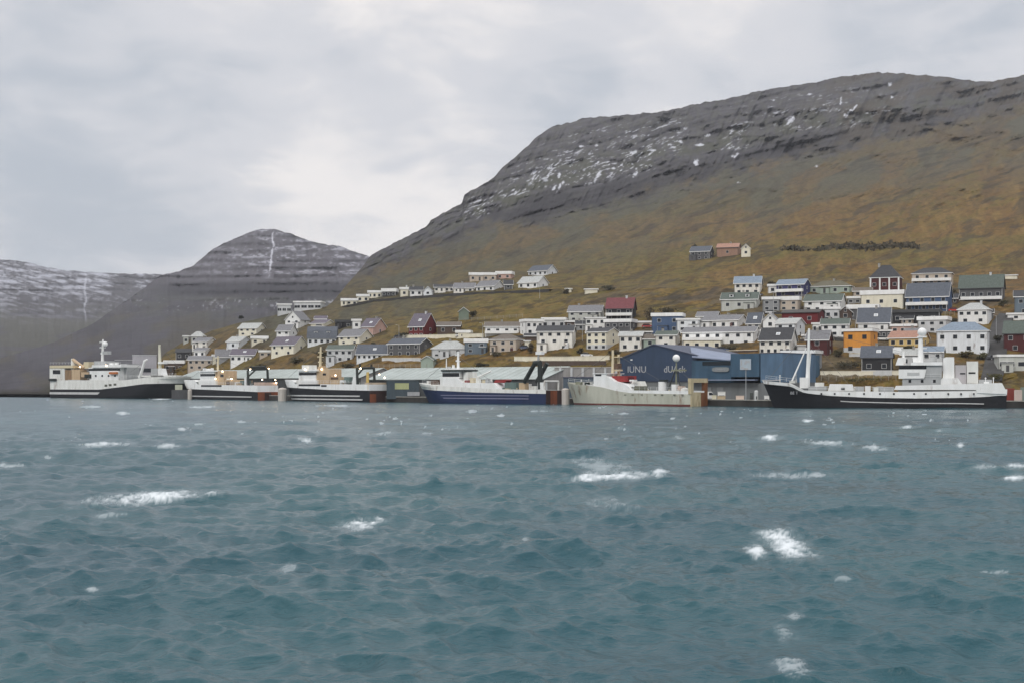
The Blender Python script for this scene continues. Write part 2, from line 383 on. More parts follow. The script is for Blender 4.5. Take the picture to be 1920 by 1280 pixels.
    for dd, dr in ((40, 3), (160, 20), (600, 90), (1500, 260)):
        Dn = D[-1] + dd * np.interp(pxs, [300, 700, 1000], [0.5, 0.7, 1.0]); Zn = np.maximum(Z[-1] - dr * np.interp(pxs, [300, 650, 900], [1.0, 0.8, 0.4]), -4)
        back.append(((pxs - 960) / F * D[-1] * 1.0 + (Dn - D[-1]) * (pxs - 960) / F, Dn, Zn))
    # flat foot under the quay
    Dn = Db(pxs) - 34; f0 = ((pxs - 960) / F * Dn, Dn, np.full(pxs.shape, QUAY_Z - 0.25))
    Xa = np.vstack([f0[0][None], X] + [q[0][None] for q in back]); Ya = np.vstack([f0[1][None], D] + [q[1][None] for q in back])
    Za = np.vstack([f0[2][None], Z] + [q[2][None] for q in back])
    Ca = np.concatenate([col[:1], col] + [col[-1:]] * len(back), 0)
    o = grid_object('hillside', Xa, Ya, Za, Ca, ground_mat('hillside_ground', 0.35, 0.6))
    tag(o, kind='structure')
build_hillside()

def far_range(name, pxs, skx, sky_, bsx, bsy, d0, d1, dpow, colour, seed, relief, nrow, step_px):
    PX, TT = np.meshgrid(pxs, np.linspace(0, 1, nrow))
    top = np.interp(PX, skx, sky_) + (fbm(PX / 8, PX * 0 + 1.7, seed, 4) - 0.5) * 4
    bot = np.interp(PX, bsx, bsy)
    PY = bot + (top - bot) * TT
    s = PY + (fbm(PX / 60, PY / 40, seed + 1, 4) - 0.5) * 8
    ph = s / step_px
    t2 = np.clip(TT + sst(0.25, 0.5, TT) * sst(610, 540, PY) * (0.4 + 0.8 * sst(.35, .6, fbm(PX / 60, s / 16, seed + 7, 3))) * step_px / (2 * np.pi) * 0.8 * np.sin(-2 * np.pi * ph) / np.maximum(bot - top, 40), 0, 1)
    d0a = np.interp(PX, d0[0], d0[1]); d1a = np.interp(PX, d1[0], d1[1])
    D = d0a + (d1a - d0a) * t2 ** dpow
    D = D * (1 + (fbm(PX / 22, PY / 60, seed + 2, 5) - 0.5) * relief * sst(0, 0.2, TT) + (fbm(PX / 90, PY / 60, seed + 3, 4) - 0.5) * relief * 1.5 * sst(0, .2, TT))
    X = (PX - 960) / F * D; Z = EYE + (HZ - PY) / F * D
    col = colour(PX, PY, TT, ph, top, bot)
    Dn = D[-1] + 900; Xn = (pxs - 960) / F * Dn; Zn = np.maximum(Z[-1] - 160, -3)
    Xa = np.vstack([X, Xn[None]]); Ya = np.vstack([D, Dn[None]]); Za = np.vstack([Z, Zn[None]]); Ca = np.concatenate([col, col[-1:]], 0)
    o = grid_object(name, Xa, Ya, Za, Ca, ground_mat(name + '_ground', 0.03, 5.0, var=0.2)); tag(o, kind='structure')

def col_peak(PX, PY, TT, ph, top, bot):
    c = np.empty(PX.shape + (3,)); c[:] = (0.056, 0.053, 0.061)
    q = PY + 0.25 * PX
    c = mixc(c, (0.060, 0.053, 0.040), sst(0.45, 0.65, fbm(PX / 60, q / 18, 201, 4)) * sst(500, 620, PY) * 0.8)
    c = mixc(c, (0.042, 0.039, 0.045), sst(0.48, 0.66, fbm(PX / 45, q / 14, 211, 5)) * 0.8)
    c = mixc(c, (0.056, 0.058, 0.050), sst(0.4, 0.6, fbm(PX / 40, PY / 10, 202, 4)) * sst(530, 560, PY) * sst(640, 570, PY) * 0.6)
    rock = sst(548, 515, PY)
    cl = 0.5 + 0.5 * np.cos(2 * np.pi * ph)
    r = np.empty_like(c); r[:] = (0.074, 0.068, 0.078)
    r = mixc(r, (0.040, 0.036, 0.041), sst(0.45, 0.85, 1 - cl) * (0.1 + 0.75 * sst(0.42, 0.62, fbm(PX / 50, PY / 12, 206, 4))))
    r = mixc(r, (0.046, 0.042, 0.044), sst(0.5, 0.66, fbm(PX / 7, PY / 14, 207, 4)) * 0.6)
    c = c * (1 - rock[..., None]) + r * rock[..., None]
    edge = 8 * (fbm(PX / 30, PY / 30, 212, 3) - .5)
    c = mixc(c, (0.026, 0.024, 0.029), sst(562, 552, PY + edge) * sst(526, 536, PY + edge) * sst(270, 340, PX) * 0.8)
    sn = fbm(PX / 10, PY / 3.0, 203, 5, .6); sn2 = fbm(PX / 3.5, PY / 3.5, 204, 4); reg = fbm(PX / 50, PY / 22, 205, 3)
    m = sst(0.48, 0.70, sn + 0.35 * (sn2 - .5) + 0.35 * (reg - .5)) * sst(530, 508, PY) * np.interp(PX, [340, 420, 480, 700], [0.1, 0.45, 0.8, 0.9]) * (0.35 + 0.65 * sst(0.3, 0.8, cl))
    c = mixc(c, (0.42, 0.42, 0.47), m * 0.75)
    gx = 513 + (PY - 440) * -0.12 + (fbm(PY / 14, PY * 0 + 2.2, 208, 3) - 0.5) * 9
    m2 = sst(2.4, 0.5, np.abs(PX - gx) + (fbm(PX / 3, PY / 5, 209, 3) - 0.45) * 4) * sst(528, 505, PY) * sst(432, 440, PY)
    c = mixc(c, (0.50, 0.50, 0.55), m2 * 0.85)
    m3 = sst(0.60, 0.72, sn2 * .6 + .4 * sn + 0.25 * (reg - .5)) * sst(590, 572, PY) * sst(556, 565, PY) * 0.5
    c = mixc(c, (0.42, 0.42, 0.45), m3)
    c = mixc(c, (0.026, 0.023, 0.018), sst(726, 735, PY + edge * .6) * 0.8)
    c = mixc(c, (0.030, 0.028, 0.016), sst(64, 92, PX) * sst(130, 100, PX) * sst(716, 728, PY) * 0.8)
    return c
def col_ridge(PX, PY, TT, ph, top, bot):
    c = np.empty(PX.shape + (3,)); c[:] = (0.052, 0.048, 0.052)
    cl = 0.5 + 0.5 * np.cos(2 * np.pi * ph); q = PY - 0.22 * PX
    c = mixc(c, (0.034, 0.032, 0.037), sst(0.4, 0.8, 1 - cl) * 0.8 * sst(0.40, 0.62, fbm(PX / 50, PY / 12, 306, 4)))
    c = mixc(c, (0.058, 0.056, 0.042), sst(0.42, 0.6, fbm(PX / 70, PY / 14, 301, 4)) * sst(560, 610, PY) * 0.9)
    sn = fbm(PX / 22, q / 3.0, 302, 5, .6); sn2 = fbm(PX / 4, PY / 4, 303, 4); reg = fbm(PX / 60, PY / 26, 305, 3)
    m = sst(0.42, 0.66, sn + 0.35 * (sn2 - .5) + 0.5 * (reg - .5)) * sst(620, 520, PY)
    c = mixc(c, (0.44, 0.45, 0.51), m * (0.45 + 0.5 * sst(0.3, 0.7, cl)) * 0.8)
    gx = 160 + (fbm(PY / 16, PY * 0 + 1.2, 308, 3) - 0.5) * 10
    c = mixc(c, (0.44, 0.45, 0.50), sst(2.2, 0.4, np.abs(PX - gx) + (fbm(PX / 3, PY / 5, 309, 3) - 0.45) * 4.5) * sst(505, 515, PY) * sst(612, 580, PY) * 0.6)
    return c
far_range('mountain_peak', np.concatenate([np.arange(-700, -20, 14), np.arange(-20, 780, 1.8)]),
          np.array([-700, -300, 0, 100, 170, 240, 300, 335, 362, 400, 440, 470, 490, 515, 550, 562, 600, 640, 662, 690, 720, 780.]),
          np.array([705, 700, 672, 642, 610, 562, 517, 509, 498, 466, 447, 435, 429, 430, 439, 446, 457, 462, 471, 480, 492, 520.]),
          np.array([-700, 0, 95, 300, 780]), np.array([736.5, 737.0, 737.0, 735, 733]),
          (np.array([-700, 100, 780]), np.array([940, 920, 1150.])), (np.array([-700, 0, 170, 300, 500, 780]), np.array([1900, 1700, 2000, 2900, 3500, 3300.])), 1.5,
          col_peak, 401, 0.05, 330, 15.0)
far_range('mountain_ridge', np.concatenate([np.arange(-900, -20, 16), np.arange(-20, 620, 1.8)]),
          np.array([-900, -300, 0, 50, 90, 150, 220, 300, 400, 620.]), np.array([430, 462, 487, 491, 502, 510, 513, 515, 520, 540.]),
          np.array([-900, 620]), np.array([690.0, 690.0]),
          (np.array([-900, 620]), np.array([2100, 2300.])), (np.array([-900, 0, 620]), np.array([4600, 4900, 5200.])), 1.2,
          col_ridge, 501, 0.035, 230, 11.0)

# ------------------------------------------------------------------ water
def build_water():
    pxs = np.concatenate([np.arange(-16000, -1500, 300), np.arange(-1500, -60, 30), np.arange(-60, 1985, 2.0), np.arange(1985, 3500, 30), np.arange(3500, 18000, 300)])
    pys = np.concatenate([np.arange(3600, 1640, -40.0), np.arange(1640, 1330, -6.0), np.arange(1330, 900, -1.0), np.arange(900, 760, -0.65), np.arange(760, 736, -0.8), np.array([733, 730, 727, 724.])])
    PX, PY = np.meshgrid(pxs, pys)
    D = EYE * F / (PY - HZ); X = (PX - 960) / F * D; Y = D.copy()
    Z = np.zeros_like(X); HX = np.zeros_like(X); HY = np.zeros_like(X)
    dDr = np.abs(np.gradient(D, axis=0)); dXr = np.abs(np.gradient(X, axis=1))
    r = np.random.default_rng(5)
    main = math.radians(-112)                       # the wind sea runs towards the viewer, a little to the left
    for i in range(130):
        lam = 0.55 * (28 / 0.55) ** r.random()
        th = main + r.normal() * (0.42 if lam > 5 else 0.62)
        amp = 0.0074 * lam ** 0.86 * (0.5 + r.random()) * (1.15 if lam < 4 else (4 / lam) ** .35) * (1.0 if lam < 13 else (13 / lam) ** 1.4)
        k = 2 * math.pi / lam; cx, sy = math.cos(th), math.sin(th)
        ph = k * (cx * X + sy * Y) + r.random() * 6.283
        need = np.maximum(dDr * abs(sy), dXr * abs(cx)) / lam
        fade = sst(0.42, 0.2, need)
        Z += amp * fade * np.sin(ph); q = 0.80 * amp * fade * np.cos(ph)
        HX += cx * q; HY += sy * q
    gust = 0.55 + 0.85 * fbm(X / 22, Y / 30, 601, 4)
    Z *= gust; X2 = X + HX * gust; Y2 = Y + HY * gust
    foam = np.zeros_like(X)
    QX_ = 960 + X2 / Y2 * F; QY_ = HZ + (EYE - Z) / Y2 * F
    n1 = fbm(QX_ / 17 + QY_ / 30, QY_ / 4.0, 602, 7, 0.72); n2 = fbm(QX_ / 60, QY_ / 18, 603, 4)
    # breaking crests, each with its own ragged outline
    patches = [(280, 932, 118, 9, .07, 1.0), (240, 936, 62, 9, 0, 1.0), (675, 982, 42, 9, .10, 1.0), (710, 974, 13, 5, 0, 1.0), (1165, 893, 80, 6, .06, 1.0), (1110, 895, 32, 7, 0, 1.0), (1235, 886, 20, 6, 0, .8), (1475, 1018, 46, 20, -.35, 1.0), (1418, 1033, 22, 10, -.2, .9), (1440, 998, 26, 6, 0, .8),
               (1475, 890, 75, 5, .0, .55), (1445, 820, 18, 5, 0, 1.), (575, 824, 14, 4, -.2, 1.), (195, 833, 52, 4, .04, .9), (15, 872, 30, 3, 0, .9), (1560, 830, 40, 3, -.05, .8), (1640, 840, 26, 4, 0, .8), (1800, 833, 8, 3, 0, .9), (1905, 873, 26, 4, 0, 1.), (1905, 895, 22, 5, 0, 1.), (1850, 875, 26, 4, 0, .6),
               (1490, 1155, 16, 6, 0, .5), (1470, 1185, 22, 12, -.2, .3), (1485, 1250, 34, 14, -.2, .45), (540, 1065, 20, 7, .2, .35), (172, 1104, 13, 4, 0, .5), (210, 965, 40, 4, .1, .4), (310, 835, 26, 3, 0, .7), (380, 762, 24, 2, 0, .9), (170, 762, 18, 2.2, 0, .9), (300, 747, 20, 1.6, 0, 1.), (640, 760, 40, 2, 0, .6),
               (1130, 872, 60, 14, -.1, .35), (1150, 945, 60, 12, -.1, .25), (985, 1010, 8, 3, 0, .3), (1270, 820, 14, 3, 0, .5), (800, 812, 10, 3, 0, .6), (1700, 800, 10, 2, 0, .8), (1760, 806, 10, 2, 0, .8), (1515, 788, 12, 2, 0, .9), (1170, 775, 12, 2, 0, .9), (1010, 770, 20, 2, 0, .8), (450, 790, 14, 2, 0, .7), (340, 803, 10, 2.5, 0, .8),
               (230, 774, 14, 2, 0, .7), (885, 770, 12, 2, 0, .7), (940, 778, 8, 2, 0, .7), (720, 812, 20, 2.5, .1, .5), (90, 856, 10, 2.5, 0, .7), (1580, 1085, 16, 5, 0, .3), (1870, 1072, 26, 2.5, 0, .35)]
    for (cx, cy, rw, rh, sl, st) in patches:
        u = (QX_ - cx) / rw; v = (QY_ - cy + sl * (QX_ - cx)) / rh
        e = u * u + v * v * (0.6 + 0.9 * u * u)
        m = (e < 5) & (np.abs(u) < 2)
        if not m.any(): continue
        t = (0.95 - e[m]) + (n1[m] - 0.5) * 4.0 + (n2[m] - 0.5) * 1.2
        foam[m] = np.maximum(foam[m], st * (0.84 * sst(-0.1, 1.6, t) + 0.16 * sst(-1.6, 1.0, t)))
    sm = sst(0.55, 0.75, fbm(X / 14, Y / 30, 605, 4))
    crest = Z / (0.02 + np.interp(D, [10, 60, 200, 800], [0.28, 0.24, 0.16, 0.08]))
    foam = np.maximum(foam, sst(1.7, 2.8, crest + 1.6 * (n1 - .5)) * sm * 0.25 * sst(95, 60, D))
    fl = fbm(QX_ / 13.0, QY_ / 1.7, 606, 4, 0.55); fb = fbm(QX_ / 60, QY_ / 14, 607, 3)
    foam = np.maximum(foam, sst(0.80, 0.90, fl + 0.40 * (fb - 0.5)) * sst(860, 790, QY_) * 0.6)
    Z += foam * 0.06 * (D < 200)
    m = bpy.data.materials.new('sea_water'); m.use_nodes = True; t = m.node_tree; b = t.nodes['Principled BSDF']
    at_ = t.nodes.new('ShaderNodeAttribute'); at_.attribute_name = 'foam'
    tcn = t.nodes.new('ShaderNodeTexCoord')
    def nz(scale, det, stretch):
        mp = t.nodes.new('ShaderNodeMapping'); mp.inputs['Scale'].default_value = stretch; mp.inputs['Rotation'].default_value = (0, 0, 0.35)
        t.links.new(tcn.outputs['Object'], mp.inputs[0])
        n = t.nodes.new('ShaderNodeTexNoise'); n.inputs['Scale'].default_value = scale; n.inputs['Detail'].default_value = det; n.inputs['Roughness'].default_value = 0.6
        t.links.new(mp.outputs[0], n.inputs['Vector']); return n.outputs['Fac']
    na = nz(2.6, 6, (0.6, 1, 1)); nb = nz(0.22, 6, (0.55, 1, 1)); nc = nz(0.035, 3, (1, 1, 1))
    ad = t.nodes.new('ShaderNodeMath'); ad.operation = 'MULTIPLY_ADD'; t.links.new(nb, ad.inputs[0]); ad.inputs[1].default_value = 3.0; t.links.new(na, ad.inputs[2])
    bp = t.nodes.new('ShaderNodeBump'); bp.inputs['Strength'].default_value = 0.55; bp.inputs['Distance'].default_value = 0.22
    t.links.new(ad.outputs[0], bp.inputs['Height']); t.links.new(bp.outputs[0], b.inputs['Normal'])
    mixd = t.nodes.new('ShaderNodeMix'); mixd.data_type = 'RGBA'; A = [i for i in mixd.inputs if i.type == 'RGBA']
    A[0].default_value = (0.012, 0.058, 0.078, 1); A[1].default_value = (0.016, 0.076, 0.090, 1)
    rr = t.nodes.new('ShaderNodeMapRange'); rr.inputs[1].default_value = 0.35; rr.inputs[2].default_value = 0.65; t.links.new(nc, rr.inputs[0]); t.links.new(rr.outputs[0], mixd.inputs['Factor'])
    mf = t.nodes.new('ShaderNodeMix'); mf.data_type = 'RGBA'; A2 = [i for i in mf.inputs if i.type == 'RGBA']
    t.links.new([o for o in mixd.outputs if o.type == 'RGBA'][0], A2[0]); A2[1].default_value = (0.66, 0.70, 0.72, 1)
    t.links.new(at_.outputs['Fac'], mf.inputs['Factor'])
    t.links.new([o for o in mf.outputs if o.type == 'RGBA'][0], b.inputs['Base Color'])
    rg = t.nodes.new('ShaderNodeMapRange'); rg.inputs[3].default_value = 0.16; rg.inputs[4].default_value = 0.9; t.links.new(at_.outputs['Fac'], rg.inputs[0])
    t.links.new(rg.outputs[0], b.inputs['Roughness']); b.inputs['IOR'].default_value = 1.333
    o = grid_object('sea_water', X2, Y2, Z, None, m, foam); tag(o, kind='structure')
build_water()
# ------------------------------------------------------------------ houses
WALLC = {'white': (0.74, 0.74, 0.73), 'cream': (0.70, 0.66, 0.54), 'beige': (0.47, 0.40, 0.33), 'pale': (0.46, 0.47, 0.44), 'grey': (0.25, 0.255, 0.26), 'dgrey': (0.095, 0.095, 0.10), 'black': (0.028, 0.028, 0.031),
         'red': (0.13, 0.018, 0.020), 'dred': (0.075, 0.020, 0.020), 'blue': (0.065, 0.105, 0.19), 'indigo': (0.055, 0.055, 0.14), 'mint': (0.30, 0.36, 0.31), 'orange': (0.62, 0.27, 0.055), 'yellow': (0.62, 0.46, 0.20), 'pink': (0.50, 0.33, 0.28),
         'salmon': (0.30, 0.185, 0.135), 'brown': (0.085, 0.060, 0.048), 'slateblue': (0.13, 0.165, 0.20), 'lgrey': (0.52, 0.53, 0.54), 'green': (0.16, 0.20, 0.16)}
ROOFC = {'grey': (0.17, 0.17, 0.18), 'dark': (0.045, 0.046, 0.05), 'slate': (0.085, 0.095, 0.115), 'purple': (0.12, 0.105, 0.13), 'red': (0.15, 0.045, 0.05), 'green': (0.085, 0.105, 0.09), 'brown': (0.13, 0.11, 0.09), 'pale': (0.38, 0.39, 0.38),
         'bluegrey': (0.19, 0.235, 0.29), 'white': (0.72, 0.72, 0.72), 'salmon': (0.33, 0.185, 0.135), 'olive': (0.11, 0.10, 0.065), 'tar': (0.07, 0.065, 0.06)}
def wallm(c): return paint('wall_' + c, WALLC[c], 0.8, 0.14)
def roofm(c): return paint('roof_' + c, ROOFC[c], 0.7, 0.25, scale=1.6)
TRIM = paint('white_trim', (0.76, 0.76, 0.75), 0.6, 0.1)
DARKF = paint('dark_trim', (0.06, 0.06, 0.062), 0.6, 0.1)
CONC = paint('concrete', (0.30, 0.29, 0.27), 0.9, 0.3, scale=0.5)
GLASS = glassm()
WCACHE = {}
def window_mesh(w_, h_, frame):
    k = (round(w_, 1), round(h_, 1), frame)
    if k not in WCACHE:
        w2, h2 = max(k[0], .4) / 2, max(k[1], .4) / 2; t = 0.06
        mb = MB()
        mb.box(-w2, w2, -0.07, 0.05, h2 - t, h2).box(-w2, w2, -0.07, 0.05, -h2, -h2 + t)
        mb.box(-w2, -w2 + t, -0.07, 0.05, -h2 + t, h2 - t).box(w2 - t, w2, -0.07, 0.05, -h2 + t, h2 - t)
        if k[0] > 1.6: mb.box(-0.035, 0.035, -0.065, 0.05, -h2 + t, h2 - t)
        mb.box(-w2 + t, w2 - t, -0.03, 0.05, -h2 + t, h2 - t, 1)
        WCACHE[k] = mb.mesh('window', [TRIM if frame == 'w' else DARKF, GLASS])
    return WCACHE[k]
def put_window(parent, x, y, z, w_, h_, rot=0.0, frame='w'):
    return link_mesh('window', window_mesh(w_, h_, frame), parent, (x, y, z), rot)

def roof_mesh(kind, W, dm, ze, zr, mat, fascia):
    """closed roof body over a W x dm house whose front wall is y=0; eaves at ze, ridge at zr"""
    o = 0.4; t = 0.22; mb = MB()
    if kind == 'E':
        zo = ze - o * (zr - ze) / (dm / 2)
        prof = lambda dz: [(-o, zo + dz), (dm / 2, zr + dz), (dm + o, zo + dz)]
        sec = prof(t) + prof(0.0)[::-1]
        mb.prism([(-W / 2 - o, y, z) for y, z in sec], [(W / 2 + o, y, z) for y, z in sec])
        mb.box(-W / 2 - o - .03, W / 2 + o + .03, -o - 0.05, -o - 0.005, zo - 0.02, zo + t + .03, 1)
        for sx in (-1, 1):
            xs = sx * (W / 2 + o); a = xs + sx * 0.004; b_ = xs + sx * 0.06
            sec2 = [(-o, zo - .04), (dm / 2, zr - .04), (dm + o, zo - .04), (dm + o, zo + t - .06), (dm / 2, zr + t - .06), (-o, zo + t - .06)]
            mb.prism([(a, y, z) for y, z in sec2], [(b_, y, z) for y, z in sec2], 1)
    elif kind == 'G':
        zo = ze - o * (zr - ze) / (W / 2)
        sec = [(-W / 2 - o, zo + t), (0, zr + t), (W / 2 + o, zo + t), (W / 2 + o, zo), (0, zr), (-W / 2 - o, zo)]
        mb.prism([(x, -o, z) for x, z in sec], [(x, dm + o, z) for x, z in sec])
        sec2 = [(-W / 2 - o, zo - .04), (0, zr - .04), (W / 2 + o, zo - .04), (W / 2 + o, zo + t - .06), (0, zr + t - .06), (-W / 2 - o, zo + t - .06)]
        mb.prism([(x, -o - .06, z) for x, z in sec2], [(x, -o - .004, z) for x, z in sec2], 1)
    elif kind == 'H':
        r = min(W / 2 * 0.7, dm / 2); b = [(-W / 2 - o, -o, ze), (W / 2 + o, -o, ze), (W / 2 + o, dm + o, ze), (-W / 2 - o, dm + o, ze)]
        u = [(p[0], p[1], ze + t) for p in b]; k = [(-W / 2 + r, dm / 2, zr + t), (W / 2 - r, dm / 2, zr + t)]
        mb.poly(b[::-1]); mb.poly([u[0], u[1], k[1], k[0]]); mb.poly([u[1], u[2], k[1]]); mb.poly([u[2], u[3], k[0], k[1]]); mb.poly([u[3], u[0], k[0]])
        for i in range(4):
            j = (i + 1) % 4; mb.poly([b[i], b[j], u[j], u[i]], 1)
    elif kind == 'M':
        m_ = 0.62; zo = ze - 0.15; s_ = 0.18 * dm
        sec = [(-o, zo), (s_, ze + (zr - ze) * m_), (dm / 2, zr), (dm - s_, ze + (zr - ze) * m_), (dm + o, zo)]
        mb.prism([(-W / 2 - o, y, z) for y, z in sec], [(W / 2 + o, y, z) for y, z in sec])
    else:
        h = max(zr - ze, 0.35)
        mb.box(-W / 2 - 0.35, W / 2 + 0.35, -0.35, dm + 0.35, ze + 0.02, ze + h - 0.12, 1).box(-W / 2 - 0.3, W / 2 + 0.3, -0.3, dm + 0.3, ze + h - 0.12, ze + h, 0)
    return mb.mesh('roof', [mat, fascia])

def house(xl, xr, base, eave, ridge, kind, yaw, wall, roof, rows, ex, label, dm=None, name='house', cat='house', group='houses of the town on the hillside'):
    pc = (xl + xr) / 2.0
    p = spot(pc, base); D = p.y
    T = (xr - xl) / F * D
    a = math.radians(abs(yaw))
    if dm is None: dm = min(8.5, max(4.0, T * 0.75))
    W = max((T - dm * math.sin(a)) / math.cos(a), T * 0.45)
    if W * math.cos(a) + dm * math.sin(a) > T * 1.02: dm = max(2.5, (T - W * math.cos(a)) / max(math.sin(a), .05))
    az = -math.atan2(pc - 960, F)                # square on to the line of sight, then turned by yaw
    rz = az - math.radians(yaw)
    Dn = D
    ze = zat(eave, Dn) - p.z; zr = zat(ridge, Dn + dm * 0.5 * math.cos(a)) - p.z
    ze = max(ze, 1.6); zr = max(zr, ze + 0.3)
    # centre the turned footprint on the measured span, its nearest corner on the ground point
    cs = [(-W / 2, 0), (W / 2, 0), (W / 2, dm), (-W / 2, dm)]
    cr, sr = math.cos(-math.radians(yaw)), math.sin(-math.radians(yaw))
    rot = [(x * cr - y * sr, x * sr + y * cr) for x, y in cs]
    ox = -(min(q[0] for q in rot) + max(q[0] for q in rot)) / 2; oy = -min(q[1] for q in rot)
    ca, sa = math.cos(az), math.sin(az)
    loc = Vector((p.x + ox * ca - oy * sa, p.y + ox * sa + oy * ca, p.z))
    root = empty(name, loc, rz); tag(root, label, cat, group)
    rr = random.Random(int(xl * 7 + base))
    wm = wallm(wall); deep = -3.2
    if wall == 'white': wm = rr.choice([wm, paint('wall_white_warm', (.72, .70, .65), .8, .2, rust=.08), paint('wall_white_cool', (.68, .70, .72), .8, .2, rust=.08)])
    mb = MB()
    if kind in ('E', 'G'):
        if kind == 'E':
            sec = [(0, deep), (dm, deep), (dm, ze), (dm / 2, zr), (0, ze)]
            mb.prism([(-W / 2, y, z) for y, z in sec], [(W / 2, y, z) for y, z in sec])
        else:
            sec = [(-W / 2, deep), (W / 2, deep), (W / 2, ze), (0, zr), (-W / 2, ze)]
            mb.prism([(x, 0, z) for x, z in sec], [(x, dm, z) for x, z in sec])
    else: mb.box(-W / 2, W / 2, 0, dm, deep, ze)
    mb.build('wall', wm, root)
    if 'u' in ex: MB().box(-W / 2 - .03, W / 2 + .03, -.03, dm + .03, deep + .05, 0.3 * ze).build('basement', wallm('lgrey' if wall != 'lgrey' else 'grey'), root)
    o = link_mesh('roof', roof_mesh(kind, W, dm, ze, zr, roofm(roof), DARKF if ('k' in ex) else TRIM), root)
    nr = len(rows)
    if nr:
        fh = ze / nr
        for i, n in enumerate(rows):
            zc = ze - (i + 0.48) * fh
            hh = min(1.35, fh * 0.52)
            ww = min(1.45, W / max(n, 1) * 0.55)
            if 'B' in ex: ww = W / n * 0.82
            for j in range(n):
                x = -W / 2 + (j + 0.5) * W / n
                if n > 2 and 'B' not in ex: x += math.sin(j * 5.3 + xl) * 0.06 * W / n
                put_window(root, x, -0.001, zc, ww, hh, 0, 'd' if 'f' in ex else 'w')
            if abs(yaw) > 12 and dm > 5:
                sx = 1 if yaw > 0 else -1
                if kind != 'F' or n > 1:
                    put_window(root, sx * (W / 2 + 0.001), dm * 0.5, zc, 1.0, hh, sx * math.pi / 2, 'd' if 'f' in ex else 'w')
    if kind == 'G' and zr - ze > 2.0: put_window(root, 0, -0.001, ze + 0.3 * (zr - ze), 0.9, 1.0)
    if W > 7 and rr.random() < .45 and 'b' not in ex and kind != 'M':
        x = rr.choice([-.34, -.12, .28]) * W; pw = rr.uniform(1.0, 1.9); ph_ = min(ze * .8, 2.5); pd = rr.uniform(1.2, 2.2); mb = MB()
        mb.box(x - pw, x + pw, -pd, -.01, deep, ph_).box(x - pw - .2, x + pw + .2, -pd - .2, -.02, ph_ + .01, ph_ + .2, 1).box(x - .45, x + .45, -pd - .04, -pd - .005, .1, min(2.0, ph_ - .15), 2); mb.build('porch', [wm, roofm(roof), DARKF], root)
    if 'c' not in ex and kind in ('E', 'H') and rr.random() < .5:
        mb = MB(); x = rr.uniform(-.25, .25) * W; mb.box(x - .4, x + .4, dm * .5 - .35, dm * .5 + .35, zr - .6, zr + .85).box(x - .46, x + .46, dm * .5 - .41, dm * .5 + .41, zr + .85, zr + .97); mb.build('chimney', CONC, root)
    if kind in ('E', 'F', 'H'):
        for x in (-W / 2 + .15, W / 2 - .15): MB().tube((x, -.12, deep), (x, -.12, ze), .06, .06, 5).build('downpipe', DARKF if wall not in ('black', 'dgrey') else TRIM, root)
    if 'd' in ex:
        x = W * 0.32; MB().box(x - 0.5, x + 0.5, -0.05, 0.02, 0.05, 2.1).build('door', wallm('dred' if wall != 'red' else 'white'), root)
    if 'c' in ex:
        mb = MB(); mb.box(W * .18, W * .18 + .7, dm * .5 - .35, dm * .5 + .35, zr - 0.6, zr + 0.9).box(W * .18 - .06, W * .18 + .76, dm * .5 - .41, dm * .5 + .41, zr + 0.9, zr + 1.02); mb.build('chimney', wallm('lgrey'), root)
    if 's' in ex:
        f = 0.45; y = dm / 2 * f; z = ze + (zr - ze) * f + 0.24; sl = math.atan2(zr - ze, dm / 2)
        mb = MB(); mb.box(-.65, .65, -.6, .6, -.02, .09).box(-.5, .5, -.45, .45, .09, .1, 1); s = mb.build('skylight', [TRIM, paint('skylight_pane', (.42, .45, .48), .3)], root); s.location = (W * .06, y, z); s.rotation_euler = (sl, 0, 0)
    if 'b' in ex or 'r' in ex:
        z0 = ze * 0.42 if nr > 1 else ze * 0.15; h_ = 1.0 if 'b' in ex else 0.55
        mb = MB(); mb.box(-W / 2 + .1, W / 2 - .1, -1.5, -0.02, z0 - 0.15, z0).box(-W / 2 + .1, W / 2 - .1, -1.56, -1.5, z0 - .15, z0 + h_).box(-W / 2 + .1, -W / 2 + .16, -1.5, -.02, z0, z0 + h_).box(W / 2 - .16, W / 2 - .1, -1.5, -.02, z0, z0 + h_)
        for q in (-W / 2 + .3, W / 2 - .3): mb.box(q - .07, q + .07, -1.45, -1.31, -1.2, z0 - .15)
        mb.build('balcony', TRIM, root)
    if 'D' in ex:
        for q in (-.22, .22):
            x = q * W; f = .35; y = dm / 2 * f; z = ze + (zr - ze) * f
            d_ = MB(); d_.box(x - .8, x + .8, y - .4, y + 1.9, z - .3, z + 1.1).box(x - .95, x + .95, y - .55, y + 1.9, z + 1.1, z + 1.25, 1); d_.build('dormer', [wallm('lgrey'), roofm(roof)], root)
            put_window(root, x, y - .401, z + .5, .9, .8)
    if 'v' in ex:
        for j in range(4):
            x = -W / 2 + .25 + j * (W - .5) / 3; MB().box(x - .28, x + .28, -.35, .25, -.5, ze - .02).build('pillar', TRIM, root)
    if 'S' in ex:
        mb = MB(); x = W * .3
        for j in range(7): mb.box(x - 0.45 * 0 + j * .34 - 1.2, x + j * .34 - .86, -1.05, -.02, -1.2, 0.25 + (6 - j) * -0.0 + j * .42)
        mb.build('stair', wallm('lgrey'), root)
    return root

